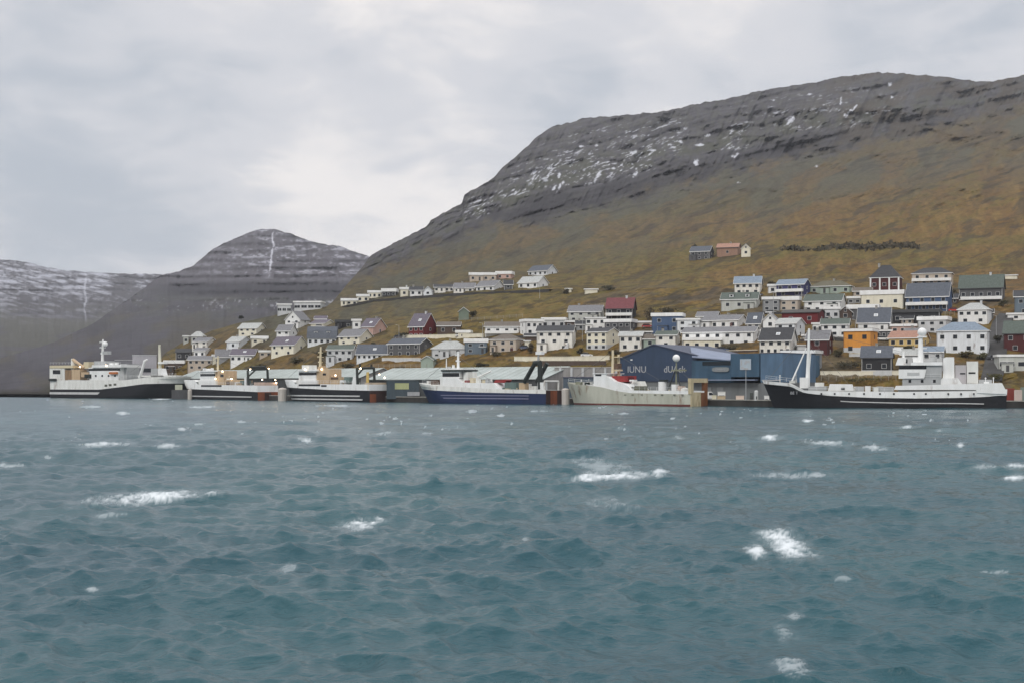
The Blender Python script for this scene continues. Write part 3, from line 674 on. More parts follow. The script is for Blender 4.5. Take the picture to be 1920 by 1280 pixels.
HOUSES = [
 # xl, xr, base, eave, ridge, kind, yaw, wall, roof, window rows, extras, label
 (343, 354, 644, 631, 629, 'F', 0, 'pale', 'pale', [1], '', 'small pale box house on the far left edge of the hill'),
 (358, 386, 641, 631, 622, 'H', 10, 'pale', 'pale', [2], '', 'faded grey house high on the left shoulder, behind a white bungalow'),
 (363, 406, 654, 640, 633, 'E', 32, 'white', 'grey', [2, 2], '', 'white bungalow above a black house at the left end of town'),
 (363, 398, 670, 657, 652, 'E', 30, 'white', 'grey', [2], 'r', 'low white house with porch, directly below a white bungalow'),
 (330, 361, 675, 660, 654, 'E', 10, 'black', 'dark', [2], 'k', 'black timber house at the left end of town'),
 (308, 350, 697, 681, 675, 'F', 10, 'brown', 'white', [3], '', 'dark flat house with a white roof edge behind the left ship'),
 (352, 407, 693, 674, 667, 'E', 15, 'beige', 'grey', [4, 3], '', 'beige two storey block above the first black hulled trawler'),
 (447, 499, 629, 615, 606, 'E', 30, 'cream', 'pale', [3, 2], '', 'cream house highest on the open slope at the left'),
 (425, 472, 655, 640, 631, 'E', 40, 'white', 'pale', [1], '', 'plain white house with blank end wall below the cream one'),
 (471, 502, 644, 635, 630, 'F', 0, 'cream', 'white', [2], '', 'low cream annex joined right of a plain white house'),
 (405, 433, 678, 668, 655, 'E', 0, 'grey', 'grey', [], 'c', 'grey roofed shed house between two white houses at the left'),
 (432, 486, 679, 665, 654, 'E', 15, 'white', 'purple', [4], 's', 'white house with big purple grey roof, low on the left'),
 (398, 417, 680, 668, 664, 'F', 0, 'cream', 'pale', [1], '', 'tiny cream hut beside the beige two storey block'),
 (520, 546, 590, 572, 570, 'F', 0, 'lgrey', 'white', [3], 'B', 'modern glazed house in a white frame on the left skyline'),
 (551, 609, 583, 567, 565, 'F', 12, 'lgrey', 'pale', [4], 'B', 'long modern concrete house with tall dark windows on the left skyline'),
 (535, 581, 615, 599, 584, 'G', 32, 'white', 'grey', [2, 2], '', 'tall white house with steep gable below the modern skyline houses'),
 (518, 557, 637, 620, 609, 'E', 28, 'white', 'grey', [2, 1], '', 'white house with grey roof stepping down left of a dark roofed one'),
 (508, 577, 666, 646, 631, 'E', 42, 'cream', 'purple', [3, 2], 's', 'broad cream house with slate roof and wide gable facing right'),
 (577, 633, 645, 634, 612, 'M', 5, 'white', 'slate', [5], 'D', 'white house under a huge dark mansard roof'),
 (582, 628, 613, 608, 600, 'E', 35, 'cream', 'purple', [1], '', 'cream gabled house just behind the huge dark mansard roof'),
 (629, 661, 615, 604, 600, 'F', 0, 'black', 'dark', [2], 'k', 'black flat roofed house between cream gables'),
 (660, 677, 617, 602, 598, 'F', 0, 'white', 'dark', [1], '', 'narrow bright white box house with dark flat roof'),
 (677, 724, 628, 612, 597, 'E', 40, 'pink', 'purple', [1], 's', 'pinkish house with purple slate roof and rusty gable'),
 (634, 699, 646, 630, 617, 'E', 38, 'cream', 'grey', [3, 2], '', 'cream house with grey roof and tall gable, right of the mansard'),
 (613, 669, 679, 655, 647, 'E', 12, 'lgrey', 'green', [4, 3], '', 'light grey house with window bands above the second black trawler'),
 (668, 735, 674, 663, 646, 'E', 12, 'white', 'slate', [6], 's', 'low white house under a wide slate blue roof'),
 (640, 670, 572, 564, 560, 'F', 0, 'cream', 'pale', [3], '', 'leftmost low cream house of the high upper road'),
 (669, 692, 566, 556, 552, 'F', 0, 'cream', 'pale', [2], '', 'second low cream house along the high upper road'),
 (690, 717, 559, 549, 545, 'F', 5, 'cream', 'green', [3], '', 'long cream house with green flat roof on the high upper road'),
 (716, 746, 556, 547, 541, 'F', 10, 'black', 'dark', [3], '', 'black house with one white end on the high upper road'),
 (750, 766, 556, 543, 539, 'F', 0, 'cream', 'pale', [1], 'c', 'upright cream house with chimney on the high upper road'),
 (768, 794, 555, 544, 538, 'E', 5, 'white', 'dark', [2], '', 'white house with thin dark roof beside a white gable, upper road'),
 (794, 813, 554, 545, 538, 'G', 10, 'white', 'dark', [1], '', 'white gable end house in the middle of the upper road'),
 (814, 851, 547, 539, 534, 'E', 0, 'white', 'dark', [4], '', 'very low white row house on the upper road'),
 (850, 894, 548, 540, 531, 'E', 10, 'white', 'grey', [3], '', 'white house with sloping grey roof on the upper road'),
 (892, 946, 546, 536, 526, 'E', 35, 'white', 'grey', [3], '', 'white house with bright right gable and dark window band, upper road'),
 (880, 931, 527, 516, 512, 'F', 0, 'beige', 'pale', [4], '', 'long beige house standing behind the upper road'),
 (930, 964, 523, 514, 509, 'F', 12, 'pink', 'brown', [2], '', 'pink and brown house behind the upper road'),
 (945, 961, 543, 533, 526, 'E', 0, 'dgrey', 'dark', [1], '', 'dark little garage between two white upper road houses'),
 (971, 1028, 540, 529, 518, 'E', 35, 'white', 'pale', [3], '', 'white house with pale roof at the right end of the upper road'),
 (990, 1045, 516, 507, 497, 'E', 38, 'white', 'slate', [4], '', 'slate roofed house with white gable, topmost on the upper road'),
 (860, 879, 600, 584, 577, 'G', 0, 'green', 'green', [], '', 'grey green tin shed alone in the brown field'),
 (766, 819, 634, 611, 588, 'E', 38, 'red', 'purple', [3, 3], 'cs', 'dark red house with purple grey roof on the left slope'),
 (820, 865, 626, 611, 604, 'E', 5, 'brown', 'brown', [2], '', 'low brown house right of the dark red one'),
 (855, 885, 633, 624, 619, 'F', 10, 'cream', 'pale', [1], '', 'small cream shed with white door by the field wall'),
 (726, 810, 668, 644, 634, 'E', 34, 'dgrey', 'slate', [4, 4], '', 'charcoal house with pale windows beside a green shed'),
 (809, 881, 669, 654, 640, 'H', 8, 'lgrey', 'pale', [2, 3], '', 'light grey house with pale hipped roof behind the blue trawler mast'),
 (789, 818, 690, 674, 667, 'G', 15, 'mint', 'green', [], '', 'pale green shed below the charcoal house'),
 (871, 914, 663, 642, 635, 'F', 0, 'slateblue', 'white', [2, 2], '', 'blue grey house with a wide white roof edge'),
 (918, 982, 661, 637, 627, 'H', 18, 'beige', 'brown', [3, 3], 'd', 'beige house with brown hipped roof on the slope'),
 (983, 994, 651, 640, 638, 'F', 0, 'cream', 'pale', [], '', 'tiny cream hut right of the beige hipped house'),
 (909, 977, 627, 612, 604, 'E', 5, 'white', 'brown', [4], 'b', 'white terrace house with brown roof above the beige one'),
 (975, 1019, 628, 603, 598, 'F', -18, 'white', 'green', [3, 2], '', 'white house with a blue grey side wall'),
 (1016, 1063, 616, 600, 596, 'F', 5, 'lgrey', 'white', [3], '', 'low pale flat house behind the big three storey white house'),
 (1006, 1080, 657, 621, 611, 'E', 8, 'white', 'dark', [4, 3, 2], 'Sd', 'big three storey white house with outside stair'),
 (1065, 1134, 602, 584, 573, 'E', 10, 'pale', 'grey', [4, 3], '', 'pale house with broad grey roof left of the red roof'),
 (1060, 1088, 616, 604, 601, 'F', 0, 'brown', 'tar', [2], '', 'brown garage tucked under the pale grey roofed house'),
 (1136, 1193, 601, 578, 559, 'E', 10, 'black', 'red', [3, 3], 'bck', 'black house with a red roof and white balcony'),
 (1098, 1135, 622, 597, 595, 'F', 0, 'white', 'pale', [3, 2], '', 'white cube house with five windows'),
 (1133, 1194, 626, 604, 598, 'F', 15, 'dgrey', 'grey', [4, 1], '', 'dark grey house below the black one with the red roof'),
 (1193, 1224, 613, 606, 602, 'F', 0, 'beige', 'pale', [], '', 'small beige porch block left of the blue house'),
 (1099, 1161, 656, 622, 615, 'E', 30, 'cream', 'dark', [3, 3, 3], 'u', 'cream three storey house with gable facing right'),
 (1161, 1208, 657, 629, 622, 'E', 8, 'white', 'pale', [3, 2], '', 'white two storey house left of the big blue warehouse gable'),
 (1206, 1231, 651, 635, 628, 'E', 0, 'mint', 'brown', [1], '', 'pale mint house squeezed between white ones behind the blue gable'),
 (1222, 1284, 624, 593, 587, 'F', 8, 'blue', 'slate', [2, 2], '', 'blue house with a pale roof edge'),
 (1269, 1314, 622, 600, 597, 'F', 5, 'white', 'pale', [2, 2], '', 'white flat roofed house joined right of the blue house'),
 (1306, 1350, 606, 593, 585, 'E', 12, 'white', 'grey', [2], '', 'little white house with grey roof, topmost of the white terrace'),
 (1314, 1402, 616, 600, 591, 'E', 25, 'white', 'grey', [4], 'd', 'upper white terrace row with four windows'),
 (1278, 1426, 648, 622, 613, 'E', 16, 'white', 'grey', [7, 5], '', 'long white terrace row with seven windows'),
 (1229, 1275, 651, 628, 621, 'E', 12, 'white', 'green', [2, 1], '', 'white house with dull green roof right above the blue gable'),
 (1281, 1352, 656, 638, 633, 'F', 0, 'cream', 'white', [4], '', 'low cream annex in front of the long white terrace'),
 (1400, 1434, 616, 605, 587, 'E', 20, 'white', 'slate', [2], 's', 'white house with slate blue roof at the end of the terrace'),
 (1377, 1429, 552, 531, 519, 'E', 5, 'white', 'bluegrey', [4, 3], 'c', 'white house with blue grey roof on the upper edge of town'),
 (1352, 1425, 581, 561, 549, 'E', 8, 'pale', 'green', [3], 'D', 'long grey green house with dormers'),
 (1440, 1457, 550, 537, 533, 'F', 0, 'white', 'dark', [1], '', 'small white garage left of the indigo house'),
 (1456, 1519, 556, 533, 524, 'E', 18, 'indigo', 'bluegrey', [3, 2], 'b', 'indigo blue house with white balcony'),
 (1430, 1462, 584, 562, 557, 'F', 0, 'grey', 'pale', [2, 2], '', 'grey flat roofed house below the indigo one'),
 (1461, 1502, 583, 563, 556, 'F', 10, 'beige', 'pale', [2, 2], '', 'beige house with white flat roof right of the grey one'),
 (1508, 1585, 583, 564, 552, 'E', 12, 'white', 'green', [3, 4], '', 'wide white house with two rows of windows and green grey roof'),
 (1466, 1546, 608, 586, 581, 'E', 15, 'red', 'tar', [2], 'k', 'long dark red house with nearly flat roof'),
 (1454, 1509, 632, 606, 597, 'E', 25, 'white', 'pale', [2, 2], '', 'white house with right gable behind a charcoal roof'),
 (1424, 1494, 664, 637, 615, 'E', 14, 'white', 'dark', [4, 5], 's', 'white house with wide charcoal roof next to blue warehouse block'),
 (1431, 1462, 616, 600, 588, 'G', 12, 'white', 'grey', [1], '', 'white gabled house between slate roof and red house'),
 (1519, 1600, 550, 537, 527, 'H', 10, 'mint', 'olive', [4], '', 'mint green bungalow with olive hipped roof'),
 (1632, 1691, 546, 521, 498, 'H', 8, 'dred', 'dark', [3], 'vs', 'dark red house with tall dark roof and white pillars'),
 (1615, 1700, 578, 552, 545, 'F', 10, 'cream', 'white', [3], '', 'broad cream house under the dark red pillared house'),
 (1546, 1574, 600, 580, 576, 'F', 0, 'lgrey', 'white', [2], '', 'pale house with posts right of the long dark red house'),
 (1573, 1597, 599, 585, 575, 'G', 0, 'brown', 'dark', [1], '', 'dark brown gabled house'),
 (1589, 1649, 600, 579, 572, 'F', 5, 'dgrey', 'white', [3], '', 'dark house with a wide pinkish white roof edge'),
 (1609, 1671, 622, 604, 578, 'E', 5, 'white', 'slate', [2], 's', 'white house with huge charcoal roof and one bright skylight'),
 (1540, 1593, 631, 608, 598, 'E', 4, 'white', 'green', [3, 3], '', 'white two storey house with dark green roof behind the orange house'),
 (1523, 1542, 624, 608, 605, 'F', 0, 'white', 'pale', [2], '', 'narrow white block left of the green roofed house'),
 (1711, 1786, 536, 513, 503, 'H', 5, 'beige', 'dark', [4, 5], 'b', 'beige house with dark hipped roof at the top of town'),
 (1700, 1784, 583, 555, 531, 'E', 10, 'blue', 'slate', [4, 6], 'b', 'blue house with big slate roof and mint balcony'),
 (1672, 1764, 607, 586, 581, 'F', 5, 'black', 'tar', [4], 'k', 'long black house below the slate roofed blue one'),
 (1800, 1882, 565, 539, 516, 'E', 6, 'dgrey', 'green', [5], 'bck', 'dark house with grey green roof and white balcony'),
 (1797, 1858, 607, 581, 569, 'H', 8, 'white', 'pale', [4, 2], 'c', 'white house with pale hipped roof beside the steep dark road'),
 (1758, 1854, 663, 621, 605, 'H', 4, 'white', 'bluegrey', [4, 4], '', 'big white villa with blue grey hipped roof'),
 (1722, 1782, 624, 600, 594, 'F', 10, 'lgrey', 'white', [3, 1], '', 'light grey house behind the white villa'),
 (1904, 1972, 592, 556, 545, 'E', 0, 'slateblue', 'dark', [3, 2], '', 'blue and white house at the right edge of the picture'),
 (1884, 1972, 661, 624, 602, 'E', 5, 'dred', 'green', [3, 2], 'k', 'dark red house with grey green roof at the right edge'),
 (1866, 1972, 697, 668, 664, 'F', -8, 'pale', 'pale', [3], 'B', 'pale concrete building with wide dark windows at right edge'),
 (1880, 1907, 524, 520, 518, 'F', 0, 'cream', 'white', [], '', 'thin cream shed right of the grey green roof, top of town'),
 (1889, 1921, 600, 590, 587, 'F', 0, 'white', 'pale', [1], '', 'white garage under the blue and white house'),
 (1582, 1645, 664, 621, 616, 'F', 14, 'orange', 'brown', [2, 2], 'uf', 'orange house with four windows'),
 (1643, 1671, 634, 621, 618, 'F', 0, 'dgrey', 'tar', [3], '', 'dark grey cube right of the orange house'),
 (1667, 1741, 650, 633, 621, 'E', 16, 'yellow', 'salmon', [4], '', 'yellow bungalow with salmon roof'),
 (1671, 1717, 626, 612, 608, 'F', 0, 'pink', 'white', [3], '', 'pink house with white roof edge above the yellow bungalow'),
 (1616, 1674, 704, 669, 649, 'E', 4, 'black', 'slate', [2], 'sku', 'black house with slate roof and pale basement by the waterfront'),
 (1673, 1691, 664, 653, 650, 'F', 0, 'white', 'dark', [1], '', 'small white shed right of the black waterfront house'),
 (1690, 1722, 690, 664, 655, 'E', 0, 'lgrey', 'pale', [2], '', 'light grey shed standing left of the white ship mast'),
 (1728, 1770, 694, 659, 650, 'E', 6, 'lgrey', 'bluegrey', [2, 1], '', 'light grey house behind the white ship funnel'),
 (1512, 1561, 667, 636, 620, 'E', 14, 'dred', 'grey', [1, 1], '', 'dark red house with grey roof just right of the white ship mast'),
 (1466, 1541, 702, 662, 656, 'F', 16, 'grey', 'dark', [4, 4], 'b', 'tall grey house partly hidden by the white mast and stays'),
 (1494, 1531, 658, 648, 646, 'F', 0, 'white', 'pale', [], '', 'low white wall block between the charcoal roof and dark red house'),
 (1294, 1338, 487, 471, 462, 'E', 15, 'dgrey', 'slate', [3, 3], '', 'charcoal blue house alone high on the hill'),
 (1344, 1389, 481, 464, 457, 'E', 10, 'salmon', 'salmon', [1], 'k', 'salmon coloured barn high on the hill'),
 (1390, 1407, 481, 466, 459, 'G', 0, 'cream', 'pale', [1], '', 'little cream outhouse right of the salmon barn'),
 (1195, 1223, 634, 623, 621, 'F', 0, 'dgrey', 'pale', [2], '', 'dark grey garage with pale roof left below the blue house'),
 (1080, 1099, 620, 608, 602, 'E', 0, 'grey', 'dark', [1], '', 'small grey shed left of the white cube house'),
 (1352, 1380, 606, 596, 590, 'E', 10, 'beige', 'brown', [2], '', 'little beige house right of the topmost white terrace house'),
 (1402, 1426, 634, 622, 618, 'F', 0, 'lgrey', 'white', [2], '', 'pale grey block in front of the slate blue roof'),
 (1504, 1526, 640, 630, 626, 'F', 0, 'grey', 'dark', [1], '', 'small grey garage above the dark red house by the mast'),
 (1690, 1714, 608, 598, 592, 'E', 8, 'beige', 'dark', [2], '', 'small beige house above the pink house'),
 (1699, 1723, 632, 621, 616, 'E', 0, 'white', 'grey', [2], '', 'small white house right of the pink one'),
 (1783, 1800, 640, 628, 622, 'G', 0, 'dgrey', 'dark', [1], '', 'narrow dark gabled shed behind the big white villa'),
 (1776, 1798, 570, 559, 552, 'E', 10, 'brown', 'dark', [2], '', 'small brown house right of the big slate roof'),
 (1589, 1614, 570, 560, 556, 'F', 0, 'grey', 'pale', [2], '', 'small grey garage right of the wide white house'),
 (1600, 1634, 556, 546, 540, 'E', 0, 'beige', 'brown', [2], '', 'low beige house left of the dark red pillared house'),
 (1046, 1062, 634, 624, 620, 'F', 0, 'brown', 'dark', [1], '', 'brown shed behind the big three storey white house'),
 (984, 1006, 640, 630, 626, 'E', 0, 'brown', 'dark', [], '', 'brown shed left behind the big three storey white house'),
 (590, 614, 606, 598, 593, 'E', 8, 'lgrey', 'purple', [2], '', 'low grey house behind the cream gabled one, left slope'),
 (486, 510, 668, 660, 656, 'F', 0, 'beige', 'pale', [2], '', 'low beige annex left of the broad cream house'),
 (1846, 1862, 598, 586, 580, 'E', 0, 'grey', 'dark', [1], '', 'narrow grey house just right of the pale hipped white house'),
 (1060, 1072, 549, 544, 541, 'F', 0, 'cream', 'pale', [], '', 'tiny cream hut alone in the middle field'),
 (1096, 1121, 550, 544, 542, 'F', 0, 'cream', 'white', [], '', 'low cream sheep shed alone in the middle field'),
]
for h_ in HOUSES: house(*h_)

# walls, embankments, shrubs
def wall_run(pts, h_px, mat, label, name='retaining_wall', thick=0.5):
    """a wall standing on the slope: pts are picture positions of its foot"""
    root = None; mb = MB(); mc = MB()
    P = []
    for i in range(len(pts) - 1):
        (x0, y0), (x1, y1) = pts[i], pts[i + 1]; n = max(1, int(abs(x1 - x0) / 14))
        for j in range(n): P.append((x0 + (x1 - x0) * j / n, y0 + (y1 - y0) * j / n))
    P.append(pts[-1]); W = [spot(*p) for p in P]
    for a, b in zip(W[:-1], W[1:]):
        d = Vector((b.x - a.x, b.y - a.y, 0)).normalized(); n = Vector((-d.y, d.x, 0)) * thick
        ha = h_px / F * a.y; hb = h_px / F * b.y
        A = [a + Vector((0, 0, -1.5)), b + Vector((0, 0, -1.5)), b + Vector((0, 0, hb)), a + Vector((0, 0, ha))]
        mb.prism(A, [q + n for q in A])
        z = Vector((0, 0, 0.02)); k = Vector((0, 0, 0.2)); o = n.normalized() * -0.08
        B = [A[3] + z + o, A[2] + z + o, A[2] + k + o, A[3] + k + o]; mc.prism(B, [q + n * 1.25 for q in B])
    c = W[0].copy()
    root = empty(name, c); tag(root, label, 'wall', 'retaining walls and terrace walls of the town', 'thing')
    o = mb.build('wall', mat, root); o.location = -c
    o = mc.build('coping', wallm('cream'), root); o.location = -c
wall_run([(964, 676), (1060, 676), (1142, 674)], 7, wallm('cream'), 'long cream retaining wall above the brown bank, behind the blue trawler gantry')
wall_run([(1012, 685), (1135, 685)], 9, wallm('brown'), 'dark brown retaining wall directly below the long cream one')
wall_run([(755, 635), (830, 634), (906, 632)], 6, wallm('cream'), 'white field wall below the dark red house on the left slope')
wall_run([(716, 677), (788, 677)], 6, wallm('lgrey'), 'pale terrace wall in front of the charcoal house')
wall_run([(1538, 703), (1620, 703), (1686, 702)], 7, wallm('cream'), 'cream waterfront wall behind the white hulled ship deck')
wall_run([(1340, 662), (1420, 660)], 4, wallm('brown'), 'low brown garden wall below the long white terrace')
wall_run([(1500, 640), (1545, 640)], 5, wallm('brown'), 'brown garden wall above the grey roofed dark red house')
wall_run([(1592, 668), (1620, 668)], 5, wallm('lgrey'), 'grey garden wall under the orange house')

LEAF = {}
def leafm(c):
    k = 'leaves_%d_%d' % (int(c[0] * 1000), int(c[1] * 1000))
    return paint(k, c, 0.9, 0.5, scale=1.2, streak=False)
def leaf_ball(seed, n, r, h, col):
    r_ = random.Random(seed); mb = MB()
    cl = [(r_.uniform(-.6, .6) * r, r_.uniform(-.6, .6) * r, r_.uniform(.25, .85) * h) for _ in range(7)]
    for i in range(n):
        c = r_.choice(cl); q = [c[k] + r_.gauss(0, .27) * (r if k < 2 else h * .45) for k in range(3)]
        q[2] = max(q[2], .05); s = r_.uniform(.12, .3); a = Vector((r_.gauss(0, 1), r_.gauss(0, 1), r_.gauss(0, 1))).normalized(); b = a.orthogonal().normalized() * s; a = a * s
        q = Vector(q); mb.poly([q - a, q + b, q + a, q - b])
    return mb
def shrub(px, py, w_px, h_px, col, label, seed):
    p = spot(px, py); r = w_px / F * p.y / 2; h = h_px / F * p.y
    root = empty('shrub', p); tag(root, label, 'shrub', 'shrubs and small trees between the houses')
    me = leaf_ball(seed, 420, r, h, col); me.build('foliage', leafm(col), root)
    mb = MB()
    for k in range(4): mb.tube((0, 0, -0.4), ((k - 1.5) * r * .3, (k % 2 - .5) * r * .4, h * .6), 0.09, 0.03, 5)
    mb.build('stem', leafm((0.05, 0.038, 0.028)), root)
SHR = [(887, 595, 15, 13, (0.045, 0.040, 0.02), 'dark brown shrub right of the tin shed in the field'), (452, 598, 9, 7, (0.02, 0.022, 0.015), 'single black shrub on the left skyline of the hill'), (1140, 546, 26, 11, (0.045, 0.042, 0.022), 'dark bush in the field right of the low cream sheep shed'),
       (1062, 552, 10, 10, (0.05, 0.042, 0.022), 'small dark bush beside the tiny cream hut'), (1245, 588, 42, 12, (0.035, 0.032, 0.018), 'wide dark shrub behind the blue house'), (1215, 600, 26, 22, (0.055, 0.042, 0.026), 'brown leafless thicket between red roof and blue house'), (1448, 540, 16, 14, (0.03, 0.03, 0.015), 'dark tree between the blue grey roofed house and indigo house'),
       (1442, 610, 14, 12, (0.03, 0.032, 0.02), 'dark bush in front of the white gabled house'), (1790, 560, 16, 18, (0.05, 0.045, 0.02), 'olive shrub right of the blue house with slate roof'), (1812, 670, 26, 12, (0.085, 0.07, 0.03), 'olive hedge in front of the big white villa'), (1840, 672, 22, 12, (0.075, 0.07, 0.03), 'rounded shrub at the right corner of the big white villa'),
       (1640, 565, 18, 14, (0.045, 0.042, 0.02), 'dark shrub left of the broad cream house'), (757, 634, 24, 12, (0.035, 0.034, 0.018), 'dark hedge left of the dark red house'), (600, 668, 30, 10, (0.055, 0.048, 0.022), 'brown hedge above the second black trawler'), (1596, 690, 50, 12, (0.05, 0.044, 0.024), 'long brown hedge on the bank left of the black waterfront house'),
       (700, 652, 14, 9, (0.05, 0.046, 0.022), 'small brown shrub right of the cream house with tall gable'), (930, 668, 30, 8, (0.07, 0.058, 0.03), 'brown hedge in front of the beige hipped house'), (1880, 575, 18, 12, (0.055, 0.05, 0.022), 'olive shrub below the dark house with white balcony'), (1372, 655, 24, 8, (0.06, 0.05, 0.024), 'brown shrub in front of the long white terrace'), (1300, 470, 12, 12, (0.03, 0.032, 0.02), 'dark bush behind the charcoal blue house on the hill'),
       (1745, 668, 12, 20, (0.05, 0.045, 0.02), 'olive tree at the left corner of the big white villa')]
for i, q in enumerate(SHR): shrub(*q, 900 + i)
# the dark plantation on the hill: one mass of low trees
def plantation():
    r = random.Random(3); mb = MB()
    for i in range(1700):
        px = 1462 + 262 * r.random(); e = 1 - ((px - 1640) / 110.0) ** 2
        if r.random() > 0.35 + 0.65 * max(0, e) + 0.25 * math.sin(px / 9.0): continue
        yb = 471 - (px - 1462) * 0.012 + 1.6 * math.sin(px / 17.0) + r.gauss(0, 1.0); top = 2 + max(0, 13 * e) * (0.4 + 0.6 * r.random()) * (.7 + .3 * math.sin(px / 6.0))
        py = yb - r.random() * top
        p = spot(px, py); s = r.uniform(.4, 1.1); q = p + Vector((0, 0, r.uniform(0, 1.8)))
        a = Vector((r.gauss(0, 1), r.gauss(0, .6), r.gauss(0, 1))).normalized(); b = a.orthogonal().normalized() * s; a = a * s
        mb.poly([q - a, q + b, q + a, q - b], 0 if r.random() < .5 else (1 if r.random() < .6 else 2))
    o = mb.build('tree_plantation', [leafm((0.050, 0.040, 0.024)), leafm((0.040, 0.038, 0.022)), leafm((0.080, 0.060, 0.034))]); tag(o, 'dark strip of stunted trees and heather across the brown hillside', 'plantation', None, 'stuff')
plantation()
# lamp posts along the streets
def lamp_post(px, py, top, label):
    p = spot(px, py); h = (py - top) / F * p.y
    root = empty('street_lamp', p); tag(root, label, 'street lamp', 'street lamps and poles of the town')
    MB().tube((0, 0, -.5), (0, 0, h), .09, .06).build('pole', paint('galvanised', (.36, .37, .38), .5, .1), root)
    MB().tube((0, 0, h - .05), (-.9, -.5, h + .15), .05, .05).box(-1.3, -.8, -.75, -.4, h + .1, h + .24).build('lamp_head', paint('galvanised', (.36, .37, .38), .5, .1), root)
for px, py, tp, lb in ((748, 640, 610, 'street lamp left of the dark red house'), (905, 640, 606, 'street lamp at the end of the white field wall'), (1092, 640, 596, 'street lamp between the two three storey houses'), (1450, 590, 548, 'street lamp by the grey flat roofed house'), (1604, 640, 600, 'street lamp behind the orange house'), (1694, 640, 596, 'street lamp above the yellow bungalow'), (1868, 640, 592, 'street lamp on the steep dark road'), (1012, 560, 534, 'street lamp in the field below the upper road')):
    lamp_post(px, py, tp, lb)

def road(name, pts, width, mat):
    """asphalt ribbon draped on the slope"""
    P = []
    for (x0, y0), (x1, y1) in zip(pts[:-1], pts[1:]):
        for j in range(8): P.append(spot(x0 + (x1 - x0) * j / 8, y0 + (y1 - y0) * j / 8))
    P.append(spot(*pts[-1])); mb = MB()
    Ls = []
    for i, p in enumerate(P):
        d = (P[min(i + 1, len(P) - 1)] - P[max(i - 1, 0)]); d.z = 0; d.normalize(); n = Vector((-d.y, d.x, 0)) * width / 2
        Ls.append((p + n + Vector((0, 0, .55)), p - n + Vector((0, 0, .55))))
    for (a, b), (c, d) in zip(Ls[:-1], Ls[1:]):
        dz = Vector((0, 0, -2.2)); mb.poly([a, b, d, c]); mb.poly([a, c, c + dz, a + dz]); mb.poly([b, d, d + dz, b + dz])
    tag(mb.build(name, mat), kind='structure')
ASPH = paint('asphalt', (.055, .053, .052), .9, .3, scale=.3, streak=False)
road('road', [(1858, 716), (1864, 690), (1869, 660), (1871, 630), (1878, 606), (1890, 590)], 6.0, ASPH)
road('road', [(642, 576), (700, 565), (760, 560), (850, 553), (940, 549), (1034, 545)], 4.5, ASPH)
road('road', [(906, 637), (950, 634), (1005, 630)], 4.0, ASPH)
road('road', [(1430, 588), (1500, 588), (1560, 590), (1640, 586)], 4.0, ASPH)
road('road', [(1545, 632), (1600, 640)], 4.0, ASPH)
# ------------------------------------------------------------------ quay, warehouses
BEAM_GAP = 12.5
def build_quay():
    pxs = np.concatenate([[150, 200, 240, 290], np.arange(320, 2000, 20), [2300, 3200]])
    mb = MB(); f = []; b = []
    for px in pxs:
        D0 = float(Dq(px)) + BEAM_GAP + (14 if px < 330 else 0); x0, y0 = at(px, D0); f.append((x0, y0))
        D1 = float(Db(px)) + 1.5; x1, y1 = at(px, D1); b.append((x1, y1))
    for i in range(len(pxs) - 1):
        a, c, d, e = f[i], f[i + 1], b[i + 1], b[i]
        mb.poly([(a[0], a[1], QUAY_Z), (c[0], c[1], QUAY_Z), (d[0], d[1], QUAY_Z), (e[0], e[1], QUAY_Z)])
        mb.poly([(a[0], a[1], -3), (c[0], c[1], -3), (c[0], c[1], QUAY_Z), (a[0], a[1], QUAY_Z)], 1)
        n = Vector((c[0] - a[0], c[1] - a[1], 0)).normalized(); n = Vector((-n.y, n.x, 0)) * 0.5
        q = [(a[0] - n.x * .3, a[1] - n.y * .3), (c[0] - n.x * .3, c[1] - n.y * .3), (c[0] + n.x, c[1] + n.y), (a[0] + n.x, a[1] + n.y)]
        mb.prism([(x, y, QUAY_Z + .01) for x, y in q], [(x, y, QUAY_Z + .25) for x, y in q], 2)
    o = mb.build('quay', [paint('quay_concrete', (.24, .235, .22), .9, .35, scale=.25, streak=False), paint('quay_wall_dark', (.045, .043, .040), .9, .5, scale=.4), paint('quay_kerb', (.33, .32, .29), .9, .3)]); tag(o, kind='structure')
build_quay()

def frame2(px0, px1, D0, D1, label, name, cat, group=None):
    """like frame_box, for a front whose two ends stand at different distances"""
    a, b = Vector((*at(px0, D0), QUAY_Z)), Vector((*at(px1, D1), QUAY_Z)); e = b - a
    r = empty(name, (a + b) / 2, math.atan2(e.y, e.x)); tag(r, label, cat, group); return r, e.length, (D0 + D1) / 2
def frame_box(px0, px1, D, label, name, cat, group=None, yaw=0.0):
    """an Empty at the foot of a building front between two picture columns, x along the front, y away"""
    a = at(px0, D); pc = (px0 + px1) / 2; az = -math.atan2(pc - 960, F)
    loc = Vector((*at(pc, D), QUAY_Z)); W = (px1 - px0) / F * D / math.cos(math.radians(yaw))
    r = empty(name, loc, az - math.radians(yaw)); tag(r, label, cat, group); return r, W, D
BLUE = paint('warehouse_blue', (.035, .058, .105), .6, .18, scale=.5); BLUE2 = paint('warehouse_blue_light', (.09, .155, .24), .6, .3, scale=.5); BLUE3 = paint('warehouse_blue_mid', (.045, .095, .15), .6, .3, scale=.5)
